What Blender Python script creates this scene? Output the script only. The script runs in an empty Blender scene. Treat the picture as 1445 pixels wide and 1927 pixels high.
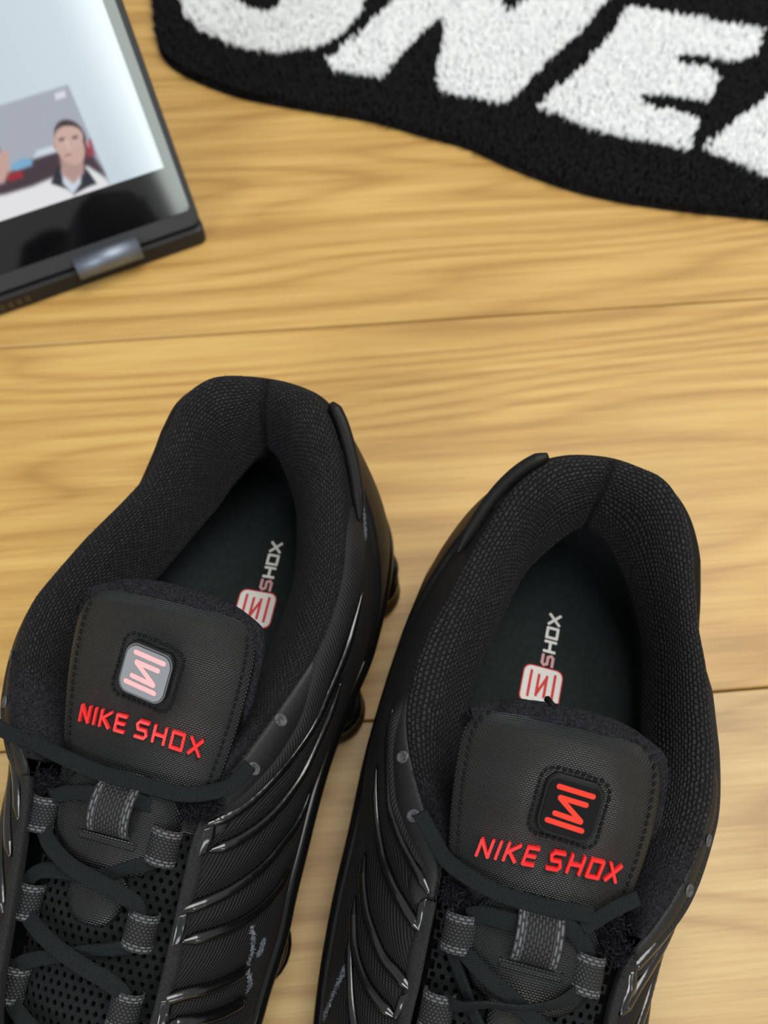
import bpy, math, random
import numpy as np
from mathutils import Vector, Matrix

MM = 0.001
C = bpy.context.scene.collection
scene = bpy.context.scene
R = random.Random(7)

# ---------------------------------------------------------------- camera
cd = bpy.data.cameras.new('camera')
cam = bpy.data.objects.new('camera', cd); C.objects.link(cam)
cam.location = (0, 0, 0.385)
cam.rotation_euler = (math.radians(27), 0, 0)
cd.sensor_fit = 'HORIZONTAL'; cd.sensor_width = 7.3; cd.lens = 7.3*1450/1445
cd.clip_start = 0.01
cd.dof.use_dof = True; cd.dof.focus_distance = 0.280; cd.dof.aperture_fstop = 2.2
scene.camera = cam

# ---------------------------------------------------------------- light
w = bpy.data.worlds.new('room'); scene.world = w; w.use_nodes = True
bg = w.node_tree.nodes['Background']
bg.inputs[0].default_value = (0.97, 0.99, 1.0, 1); bg.inputs[1].default_value = 0.36
def area(name, loc, target, size, size_y, power, col):
    l = bpy.data.lights.new(name, 'AREA'); l.shape = 'RECTANGLE'; l.size = size; l.size_y = size_y
    l.energy = power; l.color = col
    o = bpy.data.objects.new(name, l); C.objects.link(o); o.location = loc
    d = Vector(target) - Vector(loc); o.rotation_euler = d.to_track_quat('-Z', 'Y').to_euler()
    return o
area('ceiling_lamp', (0.85, 0.55, 2.4), (0.1, 0.3, 0), 2.0, 2.0, 66, (1.0, 0.98, 0.945))
area('window_light', (-1.35, -1.85, 1.75), (0, 0.1, 0), 1.0, 1.3, 32, (0.90, 0.95, 1.0))
area('window_light', (1.43, -1.66, 1.22), (-0.1, 0.4, 0.1), 0.36, 1.0, 6, (0.86, 0.96, 0.90))
scene.view_settings.view_transform = 'Standard'
scene.view_settings.look = 'None'
scene.view_settings.exposure = 0.0
scene.view_settings.gamma = 1.0
scene.view_settings.use_curve_mapping = False

# ---------------------------------------------------------------- object helpers
def new_obj(name, verts, faces, mat, parent=None, uv=None, smooth=True, scale=MM, mats=None, fmat=None):
    me = bpy.data.meshes.new(name)
    v = np.asarray(verts, dtype=float)*scale
    me.from_pydata(v.tolist(), [], [tuple(int(i) for i in f) for f in faces])
    if uv is not None:
        lay = me.uv_layers.new(name='UVMap')
        li = np.zeros(len(me.loops), dtype=np.int32); me.loops.foreach_get('vertex_index', li)
        lay.data.foreach_set('uv', np.asarray(uv, dtype=np.float32)[li].ravel())
    for m in (mats or [mat]): me.materials.append(m)
    if fmat is not None: me.polygons.foreach_set('material_index', np.asarray(fmat, dtype=np.int32))
    if smooth: me.polygons.foreach_set('use_smooth', np.ones(len(me.polygons), dtype=bool))
    me.update()
    o = bpy.data.objects.new(name, me); C.objects.link(o)
    if parent is not None: o.parent = parent
    return o
def tag(o, label=None, cat=None, group=None, kind=None):
    if label: o['label'] = label
    if cat: o['category'] = cat
    if group: o['group'] = group
    if kind: o['kind'] = kind
    return o
def empty(name, loc, rz=0):
    o = bpy.data.objects.new(name, None); C.objects.link(o)
    o.location = Vector(loc)*MM; o.rotation_euler = (0, 0, rz); o.empty_display_size = 0.02
    return o
class MB:
    """collects quads and polygons for one mesh"""
    def __init__(s): s.v = []; s.f = []; s.uv = []
    def add(s, V, F, UV=None):
        n = len(s.v); s.v += [tuple(p) for p in V]; s.f += [tuple(i+n for i in f) for f in F]
        s.uv += [tuple(p) for p in (UV if UV is not None else [(p[0], p[1]) for p in V])]
    def grid(s, P, cu=False, cv=False, UV=None):
        P = np.asarray(P, dtype=float); a, b = P.shape[:2]
        F = grid_faces(a, b, cu, cv)
        s.add(P.reshape(-1, 3), F, None if UV is None else np.asarray(UV).reshape(-1, 2))
    def box(s, c, x, y, z, ch=0.0):
        """box about c with half vectors x, y, z; ch chamfers the upper edges"""
        c, x, y, z = (np.asarray(q, dtype=float) for q in (c, x, y, z))
        lx, ly, lz = (np.linalg.norm(q) for q in (x, y, z))
        V = []
        for zz, k in ((-1, 0), (1-(ch/lz if ch else 0), 0), (1, ch)):
            for sx, sy in ((-1, -1), (1, -1), (1, 1), (-1, 1)):
                V.append(c + x*sx*(1-k/lx) + y*sy*(1-k/ly) + z*zz)
        F = [(3, 2, 1, 0), (8, 9, 10, 11)]
        for r in (0, 4):
            for i in range(4): F.append((r+i, r+(i+1) % 4, r+4+(i+1) % 4, r+4+i))
        s.add(V, F)
    def make(s, name, mat, parent=None, smooth=True):
        return new_obj(name, s.v, s.f, mat, parent, s.uv, smooth)
def grid_faces(a, b, cu=False, cv=False):
    F = []
    for i in range(a if cu else a-1):
        i2 = (i+1) % a
        for j in range(b if cv else b-1):
            j2 = (j+1) % b
            F.append((i*b+j, i2*b+j, i2*b+j2, i*b+j2))
    return F

# ---------------------------------------------------------------- materials
class NT:
    def __init__(s, name):
        s.m = bpy.data.materials.new(name); s.m.use_nodes = True; s.t = s.m.node_tree
        s.b = s.t.nodes['Principled BSDF']
    def n(s, kind, **kw):
        x = s.t.nodes.new(kind)
        for k, v in kw.items(): setattr(x, k, v)
        return x
    def l(s, a, b): s.t.links.new(a, b)
    def set(s, **kw):
        for k, v in kw.items(): s.b.inputs[k.replace('_', ' ')].default_value = v
    def math(s, op, a, b=None):
        x = s.n('ShaderNodeMath', operation=op)
        for i, q in enumerate((a, b)):
            if q is None: continue
            if isinstance(q, (int, float)): x.inputs[i].default_value = q
            else: s.l(q, x.inputs[i])
        return x.outputs[0]
    def ramp(s, fac, stops):
        r = s.n('ShaderNodeValToRGB'); e = r.color_ramp.elements
        while len(e) < len(stops): e.new(0.5)
        for q, (p, c) in zip(e, stops): q.position = p; q.color = (*c, 1)
        s.l(fac, r.inputs[0]); return r.outputs[0]
    def mix(s, fac, a, b, mode='MIX'):
        x = s.n('ShaderNodeMix', data_type='RGBA', blend_type=mode)
        for i, q in ((0, fac), (6, a), (7, b)):
            if isinstance(q, (int, float)): x.inputs[i].default_value = q
            elif isinstance(q, tuple): x.inputs[i].default_value = (*q, 1)
            else: s.l(q, x.inputs[i])
        return x.outputs[2]
    def bump(s, h, strength, dist):
        x = s.n('ShaderNodeBump'); x.inputs['Strength'].default_value = strength
        x.inputs['Distance'].default_value = dist*MM; s.l(h, x.inputs['Height'])
        s.l(x.outputs[0], s.b.inputs['Normal']); return x
    def uv(s, rot=0.0, scale=(1, 1)):
        t = s.n('ShaderNodeTexCoord'); m = s.n('ShaderNodeMapping')
        m.inputs['Rotation'].default_value = (0, 0, rot); m.inputs['Scale'].default_value = (*scale, 1)
        s.l(t.outputs['UV'], m.inputs[0]); return m.outputs[0]
    def noise(s, vec, scale, detail=3, rough=.5):
        x = s.n('ShaderNodeTexNoise'); x.inputs['Scale'].default_value = scale
        x.inputs['Detail'].default_value = detail; x.inputs['Roughness'].default_value = rough
        if vec is not None: s.l(vec, x.inputs['Vector'])
        return x.outputs[0]
def plain(name, col, rough, spec=.5, coat=0.0, metal=0.0, emit=None):
    k = NT(name); k.set(Base_Color=(*col, 1), Roughness=rough, Metallic=metal)
    k.b.inputs['Specular IOR Level'].default_value = spec
    k.b.inputs['Coat Weight'].default_value = coat; k.b.inputs['Coat Roughness'].default_value = 0.06
    return k.m
def weave(name, thread, gap, bw, rh, mortar, bump, rough=.8, spec=.25, rot=0.0, wobble=.0, sheen=0.0, thread2=None, fuzz=.55):
    """woven or knitted cloth: staggered yarn cells, UV is in millimetres"""
    k = NT(name); v = k.uv(rot)
    if wobble:
        n = k.n('ShaderNodeTexNoise'); n.inputs['Scale'].default_value = .35; k.l(v, n.inputs['Vector'])
        a = k.n('ShaderNodeVectorMath', operation='SCALE'); k.l(n.outputs['Color'], a.inputs[0]); a.inputs['Scale'].default_value = wobble
        b = k.n('ShaderNodeVectorMath', operation='ADD'); k.l(v, b.inputs[0]); k.l(a.outputs[0], b.inputs[1]); v = b.outputs[0]
    t = k.n('ShaderNodeTexBrick'); k.l(v, t.inputs['Vector'])
    t.inputs['Color1'].default_value = (*thread, 1); t.inputs['Color2'].default_value = (*(thread2 or thread), 1)
    t.inputs['Mortar'].default_value = (*gap, 1); t.inputs['Scale'].default_value = 1
    t.inputs['Mortar Size'].default_value = mortar; t.inputs['Mortar Smooth'].default_value = 1.0
    t.inputs['Brick Width'].default_value = bw; t.inputs['Row Height'].default_value = rh
    fz = k.noise(v, 2.2, 2)
    col = k.mix(fuzz, t.outputs['Color'], k.ramp(fz, [(.3, (.4, .4, .4)), (.7, (1.6, 1.6, 1.6))]), 'MULTIPLY')
    k.l(col, k.b.inputs['Base Color'])
    h = k.math('ADD', k.math('SUBTRACT', 1.0, t.outputs['Fac']), k.math('MULTIPLY', fz, fuzz*.9))
    k.bump(h, 1.0, bump)
    k.set(Roughness=rough); k.b.inputs['Specular IOR Level'].default_value = spec
    k.b.inputs['Sheen Weight'].default_value = sheen; k.b.inputs['Sheen Roughness'].default_value = .5
    return k.m
def twill(name, hi, lo, period, rot, bump, rough=.6, spec=.35, ang2=1.3):
    k = NT(name)
    def wave(r, p):
        x = k.n('ShaderNodeTexWave'); x.inputs['Scale'].default_value = 2*math.pi/(20*p); x.inputs['Distortion'].default_value = 0
        k.l(k.uv(r), x.inputs['Vector']); return x.outputs['Fac']
    a = wave(rot, period); b = wave(rot+ang2, period*.75)
    h = k.math('MULTIPLY', a, k.math('ADD', k.math('MULTIPLY', b, .55), .45))
    k.l(k.ramp(h, [(.08, lo), (.75, hi)]), k.b.inputs['Base Color'])
    k.bump(h, 1.0, bump); k.set(Roughness=rough); k.b.inputs['Specular IOR Level'].default_value = spec
    return k.m
def speckle(name, c1, c2, scale, rough, bump, spec=.3, coord='Object', detail=3):
    k = NT(name); t = k.n('ShaderNodeTexCoord'); n = k.noise(t.outputs[coord], scale, detail)
    k.l(k.ramp(n, [(.35, c1), (.65, c2)]), k.b.inputs['Base Color']); k.bump(n, .8, bump)
    k.set(Roughness=rough); k.b.inputs['Specular IOR Level'].default_value = spec
    return k.m
M_collar = weave('collar_knit', (.031, .031, .035), (.0008, .0008, .001), 2.3, 1.5, .56, 1.3, .75, .3, 0, 1.5, thread2=(.014, .014, .0165))
M_fleece = speckle('collar_fleece', (.006, .006, .008), (.021, .021, .026), 1300, .9, .5, .15)
M_nylon = weave('ballistic_nylon', (.0130, .0165, .0185), (.0012, .0015, .0015), 1.2, .75, .40, .45, .40, .7, 0, 0, fuzz=.15)
M_twill = twill('quarter_twill', (.0115, .0115, .013), (.001, .001, .0014), 1.15, 1.15, .4, spec=.28, ang2=1.4)
M_tape = twill('piping_twill', (.020, .020, .022), (.002, .002, .002), 1.1, .9, .35)
M_gloss = plain('glossy_black_rib', (.0030, .0030, .0030), .17, 1.0)
M_plate = plain('glossy_black_sole', (.004, .004, .0042), .14, .5)
M_counter = speckle('heel_synthetic', (.0060, .0056, .0052), (.008, .0075, .007), 500, .5, .08, .22)
M_panel = speckle('eyelet_panel', (.0055, .0055, .0055), (.009, .009, .0092), 900, .55, .12, .4)
M_suede = speckle('eyestay_suede', (.012, .012, .0122), (.022, .022, .0225), 1400, .85, .2, .2)
M_insole = speckle('insole_cloth', (.0042, .0078, .0078), (.0075, .0125, .0125), 450, .85, .1, .25)
M_lining = M_collar
M_lace = weave('lace_weave', (.0135, .0185, .020), (.005, .007, .0078), 1.0, .55, .22, .2, .8, .2, .0, .5)
M_web = weave('webbing', (.030, .031, .034), (.002, .002, .002), .9, 1.0, .28, .3, .6, .35)
M_selv = weave('webbing_edge', (.115, .118, .125), (.012, .012, .013), 1.5, 1.1, .35, .35, .7, .3)
M_mesh = weave('spacer_mesh', (.016, .0185, .0195), (.005, .006, .0065), .8, .5, .2, .2, .85, .2, .4, .5)
M_dark = plain('black_backing', (.0025, .0025, .003), .9, .1)
M_stitch = plain('black_thread', (.0035, .0035, .004), .7, .2)
M_red = plain('red_rubber', (.78, .022, .022), .42, .4)
M_redglass = plain('red_under_glass', (.90, .035, .012), .25, .5, 1.0)
M_embl = plain('emblem_black', (.0025, .002, .0025), .3, .0, 1.0)
M_rim = plain('emblem_rim', (.006, .006, .006), .35, .5)
M_pwhite = plain('print_white', (.62, .60, .57), .7, .3)
M_pred = plain('print_red', (.50, .030, .030), .7, .3)
M_ppink = plain('print_pink', (.50, .27, .27), .7, .3)
M_eyelet = speckle('eyelet_grey', (.05, .05, .055), (.10, .10, .105), 900, .6, .1)
M_scuff = speckle('scuffed_grey', (.06, .07, .08), (.22, .25, .28), 900, .9, .3)

# ---------------------------------------------------------------- shoe geometry (heel at s=0, toe at +s, inner side +t)
def cr(P, n, closed=False):
    """Catmull-Rom through P, n samples; returns points"""
    P = np.asarray(P, dtype=float); m = len(P)
    if closed: x = np.linspace(0, m, n, endpoint=False)
    else: x = np.linspace(0, m-1, n)
    return cr_at(P, x, closed)
def cr_at(P, x, closed=False):
    P = np.asarray(P, dtype=float); m = len(P); x = np.asarray(x, dtype=float)
    i = np.floor(x).astype(int)
    if not closed: i = np.clip(i, 0, m-2)
    f = (x-i)[..., None]
    if closed: g = lambda k: P[(i+k) % m]
    else: g = lambda k: np.where(((i+k) < 0)[..., None], 2*P[0]-P[1], np.where(((i+k) > m-1)[..., None], 2*P[-1]-P[-2], P[np.clip(i+k, 0, m-1)]))
    p0, p1, p2, p3 = g(-1), g(0), g(1), g(2)
    return .5*(2*p1+(p2-p0)*f+(2*p0-5*p1+4*p2-p3)*f*f+(3*p1-p0-3*p2+p3)*f**3)
TOP = {
 'L': [(268,0,59),(264,14,60),(252,24,63),(237,26,66),(221,26,70.5),(205,25.5,75),(190,25,80),(176,25,84),(161,28,87),(141,36,88),(123,43,88),(105,49,88),(89,52,89),(68,52,91),(51,49,95),(37,45,101),(24,40,108),(11,33,114.5),(3,24,117.5),(0,12,118),(0,0,118),
       (2,-12,118),(7,-22,117),(15,-30,114),(25,-33,109),(36,-35,103.5),(46,-39,98),(58,-46,93.5),(76,-56,90),(94,-63.5,88),(107,-67,88),(119,-67.5,87),(133,-65,86),(147,-59,86),(160,-49,86),(172,-40,85.5),(188,-36,82),(204,-33,78),(220,-31,73),(237,-28,69),(252,-23,65),(264,-12,61)],
 'R': [(268,2,59),(264,16,60),(252,28,63),(237,31,66),(222,33,69.5),(209,33.5,72.5),(196,33,77),(183,33,81),(169,33,86),(158,34,88),(147,40,88),(135,47,88),(121,53.5,88),(108,56.5,88),(91,56.5,89),(76,54,91),(62,49.5,94),(48,45.5,98),(35,41,103),(20,34.5,110),(10,26,116),(3,14,118),(0,0,118),
       (1,-11,118),(4,-22,116.5),(12,-32,112.5),(23,-38.5,107),(38,-43,100.5),(53,-47,95),(68,-52,91),(86,-55.5,89),(99,-57.5,88),(115,-57.5,88),(127,-55,88),(142,-50,88),(157,-42.5,87.5),(173,-33,85),(184,-30.5,81),(194,-30,77),(210,-30,73),(225,-28,69),(240,-25,65),(254,-18,62),(264,-8,60)]}
BOT = {
 'L': [(-9,0,50),(-6,20,49.5),(2,38,48.5),(14,53,46),(30,62,43),(52,65,41),(83,65,38),(107,61,36),(131,58,34),(151,57,32),(171,57,30),(189,57,28),(203,57.5,26),(223,56,24),(240,55,22),(262,50,20),(282,40,18.5),(298,22,18),(304,2,18),(300,-16,18),(285,-33,18.5),(262,-47,20),(235,-54,22),(203,-62,26),(171,-66,30),(140,-66,33),(110,-62,36),(83,-60,38),(52,-56,41),(30,-52,43),(13,-45,46),(0,-34,48.5),(-7,-18,49.5)],
 'R': [(-9,0,50),(-6,20,49.5),(1,37,48.5),(10,48,46.5),(29,58,42),(46,61.5,40.5),(65,64.5,38.5),(91,67,36),(122,68.5,34),(150,68,32),(180,68,28.5),(210,66,26),(235,62,23),(262,54,20),(282,42,18.5),(298,24,18),(304,2,18),(300,-16,18),(285,-33,18.5),(262,-46,20),(235,-52,22),(203,-54,26),(171,-55,30),(140,-56,33),(110,-56,36),(83,-55,38),(52,-53,41),(30,-50,43),(13,-44,46),(0,-34,48.5),(-7,-18,49.5)]}
BULGE = {
 'L': [(170,17,80),(161,19,82),(148,23,80),(135,27,79),(111,30,79),(97,30,76),(77,31,75),(62,29.5,76),(41,24,79),(28,17,82),(19,10,86),(15.5,5,88),(19,1,87),(26,-3,84),(34,-8,80),(45,-13,76),(57,-20,71),(70,-27,66),(80,-33,62),(95,-40,62),(112,-43,66),(127,-43,72),(140,-38,76),(154,-31,78),(166,-28,80)],
 'R': [(170,25,80),(160,27,82),(147,29,80),(133,33,79),(101,33,79),(86,31.5,76),(70,29,78),(53,25,79),(38,20,80),(26,11.5,83),(19,5,86),(15.5,-1,88),(17,-7,86),(21,-14,81),(34,-24,75),(47,-31,69),(64,-35.5,64),(82,-37,62),(100,-38,64),(121,-37,72),(146,-32,76),(158,-31,79),(168,-29,80)]}
INSOLE = [(5,0),(7,13),(17,24),(32,30.5),(50,34.5),(78,38.5),(110,41),(150,43),(200,45),(240,42),(265,30),(275,0),(265,-28),(240,-40),(200,-43),(150,-43),(110,-41),(78,-39),(50,-35.5),(32,-31),(17,-24),(7,-13)]
ZIN = 46.0
def lookup(curve, q):
    """the point of a closed outline that faces station q: same s along the sides, same bearing round heel and toe"""
    s0, s1 = 45.0, 245.0
    s, t = q[0], q[1]
    c = curve
    if s0 <= s <= s1:
        side = c[:, 1] > 0 if t > 0 else c[:, 1] <= 0
        d = np.abs(c[:, 0]-s)+np.where(side, 0, 1e6)
        return c[np.argmin(d)]
    o = np.array([s0, 2.0]) if s < s0 else np.array([s1, 0.0])
    a = math.atan2(t-o[1], s-o[0])
    if s < s0: m = c[:, 0] < s0+3
    else: m = c[:, 0] > s1-3
    b = np.arctan2(c[:, 1]-o[1], c[:, 0]-o[0]); d = np.abs((b-a+math.pi) % (2*math.pi)-math.pi)+np.where(m, 0, 1e6)
    return c[np.argmin(d)]
class Side:
    """outer wall of a shoe: closed ring of profiles from the top edge to the sole"""
    def __init__(s, k, nu=760, nv=40):
        s.k = k; s.nu = nu; s.nv = nv
        A = cr(TOP[k], nu, True); Bc = cr(BOT[k], 6000, True)
        B = np.array([lookup(Bc, a) for a in A])
        ker = np.ones(9)/9
        for j in range(3): B[:, j] = np.convolve(np.r_[B[-8:, j], B[:, j], B[:8, j]], ker, 'same')[8:-8]
        T = np.roll(A, -3, 0)-np.roll(A, 3, 0)
        N = np.stack([T[:, 1], -T[:, 0], 0*T[:, 0]], 1); N /= np.linalg.norm(N, axis=1)[:, None]
        for j in range(2): N[:, j] = np.convolve(np.r_[N[-8:, j], N[:, j], N[:8, j]], ker, 'same')[8:-8]
        N /= np.linalg.norm(N, axis=1)[:, None]
        s.A, s.B, s.N = A, B, N
        toe = np.clip((A[:, 0]-225)/40, 0, 1)[:, None]; heel = np.clip((40-A[:, 0])/40, 0, 1)[:, None]
        O = B-A; O[:, 2] = 0; ol = np.linalg.norm(O, axis=1)[:, None]
        n2 = np.where(ol > 6, O/np.maximum(ol, 1e-6), N); n2 = n2*.5+N*.5
        fr = np.clip((A[:, 0]-140)/35, 0, 1)[:, None]
        P1 = A+.36*(B-A)+n2*(6+1*heel+3*toe+2*fr)+np.array([0, 0, 1])*(2+9*toe+6*fr*(1-toe))
        P2 = A+.70*(B-A)+n2*(6+2*heel+7*toe)+np.array([0, 0, 1])*(1+9*toe)
        v = np.linspace(0, 1, nv)[None, :, None]
        s.P = (1-v)**3*A[:, None]+3*(1-v)**2*v*P1[:, None]+3*(1-v)*v*v*P2[:, None]+v**3*B[:, None]
        s.base = s.P.copy(); s.normals()
    def normals(s):
        du = np.roll(s.P, -1, 0)-np.roll(s.P, 1, 0)
        dv = np.gradient(s.P, axis=1)
        n = np.cross(du, dv); n /= np.linalg.norm(n, axis=2)[..., None]+1e-9
        out = np.sum(n*s.N[:, None], axis=2)
        if np.mean(out) < 0: n = -n
        s.Nn = n
    def at(s, uv, G=None):
        """bilinear lookup at u (0..1 round the ring), v (0..1 downwards)"""
        G = s.P if G is None else G
        uv = np.asarray(uv, dtype=float)
        x = (uv[..., 0] % 1)*s.nu; y = np.clip(uv[..., 1], 0, 1)*(s.nv-1)
        i = np.floor(x).astype(int) % s.nu; j = np.minimum(np.floor(y).astype(int), s.nv-2)
        f = (x-np.floor(x))[..., None]; g = (y-j)[..., None]; i2 = (i+1) % s.nu
        return (G[i, j]*(1-f)+G[i2, j]*f)*(1-g)+(G[i, j+1]*(1-f)+G[i2, j+1]*f)*g
    def nat(s, uv):
        n = s.at(uv, s.Nn); return n/np.linalg.norm(n, axis=-1)[..., None]
    def u_of(s, sv, inner):
        m = (s.A[:, 1] > 0) == inner
        return float(np.argmin(np.abs(s.A[:, 0]-sv)+np.where(m, 0, 1e6)))/s.nu
# tongue: s, z of the centre line, half width, centre shift per shoe
TONGUE = np.array([(104,129.5,24,1),(106.5,129.3,29.5,1),(112,127,33.5,.8),(122,120.5,34.5,.2),(135,111.5,34,-.6),(148,102.5,32.5,-1.2),(160,95,30.5,-1.6),(172,90.5,28.5,-2),(185,86,27.5,-2),(200,80,27,-1.6),(220,72.5,26.5,-1),(240,65.5,25,-.5),(262,58,22,0)], dtype=float)
TSH = {'L': (1.0, 0.0), 'R': (1.0, 2.4)}
TS0 = {'L': 104.6, 'R': 109.5}
def tongue_row(s, k):
    s = 262-(262-np.asarray(s))*(262-104.0)/(262-TS0[k])
    z = np.interp(s, TONGUE[:, 0], TONGUE[:, 1]); w = np.interp(s, TONGUE[:, 0], TONGUE[:, 2]); c = np.interp(s, TONGUE[:, 0], TONGUE[:, 3])
    return z, w, c*TSH[k][0]+TSH[k][1]
def smooth_tongue():
    global TONGUE
    x = np.linspace(0, len(TONGUE)-1, 200); TONGUE = cr_at(TONGUE, x)
smooth_tongue()
def tz(s, t, k):
    """height of the tongue and of the mesh below it at s, t"""
    z, w, c = tongue_row(s, k); q = np.clip((np.asarray(t)-c)/w, -1.15, 1.15)
    puff = 3.0*np.clip((172-np.asarray(s))/20, 0, 1)*np.clip((np.asarray(s)-TS0[k]+1)/7, 0, 1)
    return z-6.5*q**2+puff*(1-q**4)-1.5
def tpoint(s, t, k, h=0.0):
    """a point on the tongue raised h along the normal"""
    p = np.array([s, t, float(tz(s, t, k))]); a = np.array([s+.5, t, float(tz(s+.5, t, k))]); b = np.array([s, t+.5, float(tz(s, t+.5, k))])
    n = np.cross(a-p, b-p); n /= np.linalg.norm(n)
    return p+n*h, n
FRAME = {'L': ((-52.7, 199.5), -13.2, 1), 'R': ((89.4, 159.7), -13.2, -1)}

def build_shoe(k, data):
    (ox, oy), yaw, sg = FRAME[k]
    root = empty('sneaker', (ox, oy, 0), math.radians(yaw))
    tag(root, data['label'], 'shoe', 'pair of black sneakers')
    def W(P):
        P = np.asarray(P, dtype=float); return np.stack([P[..., 1]*sg, -P[..., 0], P[..., 2]], -1)
    def put(name, P, mat, parent=root, cu=False, cv=False, UV=None, flip=False, label=None, smooth=True):
        P = np.asarray(P, dtype=float); a, b = P.shape[:2]
        F = grid_faces(a, b, cu, cv)
        if (sg < 0) != flip: F = [f[::-1] for f in F]
        if UV is None:
            d = np.zeros((a, b)); e = np.zeros((a, b))
            d[1:] = np.cumsum(np.linalg.norm(np.diff(P, axis=0), axis=2), 0); e[:, 1:] = np.cumsum(np.linalg.norm(np.diff(P, axis=1), axis=2), 1)
            UV = np.stack([np.repeat(d.mean(1)[:, None], b, 1), np.repeat(e.mean(0)[None], a, 0)], -1)
        o = new_obj(name, W(P).reshape(-1, 3), F, mat, parent, UV.reshape(-1, 2), smooth)
        if label: o['label'] = label
        return o
    def tube(name, path, rad, mat, parent=root, nseg=8, flat=1.0, nrm=None, closed=False, label=None, mb=None):
        """round or flattened cord along path; nrm gives the up direction for flat ones"""
        path = np.asarray(path, dtype=float); m = len(path)
        T = (np.roll(path, -1, 0)-np.roll(path, 1, 0)) if closed else np.gradient(path, axis=0)
        T /= np.linalg.norm(T, axis=1)[:, None]+1e-9
        U = np.tile(np.array([0, 0, 1.]), (m, 1)) if nrm is None else np.asarray(nrm, dtype=float)
        X = np.cross(T, U); X /= np.linalg.norm(X, axis=1)[:, None]+1e-9; U = np.cross(X, T)
        a = np.linspace(0, 2*math.pi, nseg, endpoint=False); rad = np.broadcast_to(rad, (m,))
        G = path[:, None]+rad[:, None, None]*(np.cos(a)[None, :, None]*X[:, None]+flat*np.sin(a)[None, :, None]*U[:, None])
        if not closed:
            G = np.concatenate([np.repeat(path[:1, None], nseg, 1), G, np.repeat(path[-1:, None], nseg, 1)], 0)
        if mb is not None: mb.grid(W(G), closed, True); return None
        return put(name, G, mat, parent, closed, True, label=label)
    def ribbon(name, path, width, thick, mat, parent=root, up=None, label=None, twist=None, mb=None):
        """flat lace: rounded strip along path"""
        path = np.asarray(path, dtype=float); m = len(path)
        T = np.gradient(path, axis=0); T /= np.linalg.norm(T, axis=1)[:, None]
        U = np.tile(np.array([.25, 0, 1.]), (m, 1)) if up is None else np.asarray(up, dtype=float)
        X = np.cross(T, U); X /= np.linalg.norm(X, axis=1)[:, None]; U = np.cross(X, T)
        if twist is not None:
            c, q = np.cos(twist)[:, None], np.sin(twist)[:, None]; X, U = X*c+U*q, U*c-X*q
        prof = [(-1, 0), (-.9, .8), (-.5, 1), (0, .75), (.5, 1), (.9, .8), (1, 0), (.9, -.8), (0, -1), (-.9, -.8)]
        G = np.stack([path+X*(px*width/2)+U*(py*thick/2) for px, py in prof], 1)
        G = np.concatenate([np.repeat(path[:1, None], len(prof), 1), G, np.repeat(path[-1:, None], len(prof), 1)], 0)
        if mb is not None:
            a, b = G.shape[:2]; d = np.zeros(a); d[1:] = np.cumsum(np.linalg.norm(np.diff(G[:, 3], axis=0), axis=1))
            UV = np.stack([np.repeat(d[:, None], b, 1), np.repeat((np.array([p[0] for p in prof])*width/2)[None], a, 0)], -1)
            mb.grid(W(G), False, True, UV); return None
        return put(name, G, mat, parent, False, True, label=label)

    sd = Side(k)
    # ---- upper wall, padded between the ribs
    ribs = data['ribs']
    pts = [sd.at(cr(r, 60)) for r in ribs]; allp = np.concatenate(pts)
    D = np.min(np.linalg.norm(sd.P.reshape(-1, 1, 3)-allp[None, ::2], axis=2), axis=1).reshape(sd.nu, sd.nv)
    v = np.linspace(0, 1, sd.nv)[None]
    zone = np.clip((sd.A[:, 0]-70)/50, 0, 1)[:, None]*np.clip(v/.12, 0, 1)*np.clip((1-v)/.12, 0, 1)
    sd.P = sd.P+sd.Nn*((2.2*(1-np.exp(-(D/5.0)**2))-.4)*zone)[..., None]
    sd.normals()
    ua = np.zeros(sd.nu); mid = sd.P[:, sd.nv//2]; ua[1:] = np.cumsum(np.linalg.norm(np.diff(mid, axis=0), axis=1))
    va = np.zeros(sd.nv); va[1:] = np.cumsum(np.linalg.norm(np.diff(sd.P, axis=1), axis=2).mean(0))
    UV = np.stack([np.repeat(ua[:, None], sd.nv, 1), np.repeat(va[None], sd.nu, 0)], -1)
    put('upper', sd.P, M_twill, cu=True, UV=UV, flip=True)
    def on(uv, h=0.0): return sd.at(uv)+sd.nat(uv)*h
    def strip(name, a, b, h, mat, n=70, nv=9, label=None, crown=.6, taper=8):
        """raised band between two curves on the wall"""
        a = cr(a, n); b = cr(b, n); f = np.linspace(0, 1, nv)[None, :, None]
        uv = a[:, None]*(1-f)+b[:, None]*f
        x = np.linspace(0, 1, n)[:, None, None]; tp = np.clip(np.minimum(x, 1-x)*taper, 0, 1)
        hh = (h*np.minimum(1, 6*np.minimum(f, 1-f)+.02)+crown*4*f*(1-f)+.5)*tp-.5
        G = sd.at(uv)+sd.nat(uv)*hh
        # close with a turned-in edge
        lo = sd.at(uv[:, :1])-sd.nat(uv[:, :1])*.8; hi = sd.at(uv[:, -1:])-sd.nat(uv[:, -1:])*.8
        G = np.concatenate([lo, G, hi], 1)
        return put(name, G, mat, flip=data['flip'][name] if name in data.get('flip', {}) else False, label=label)
    # ---- heel counter
    uh = sd.u_of(0, True) if False else float(np.argmin(sd.A[:, 0]))/sd.nu
    n, m = 90, 30
    b = np.linspace(0, 1, m)
    fi = np.interp(b, [0, .3, .6, 1], [24, 42, 62, 92]); fo = np.interp(b, [0, .3, .6, 1], [26, 44, 62, 86])
    G = []
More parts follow.
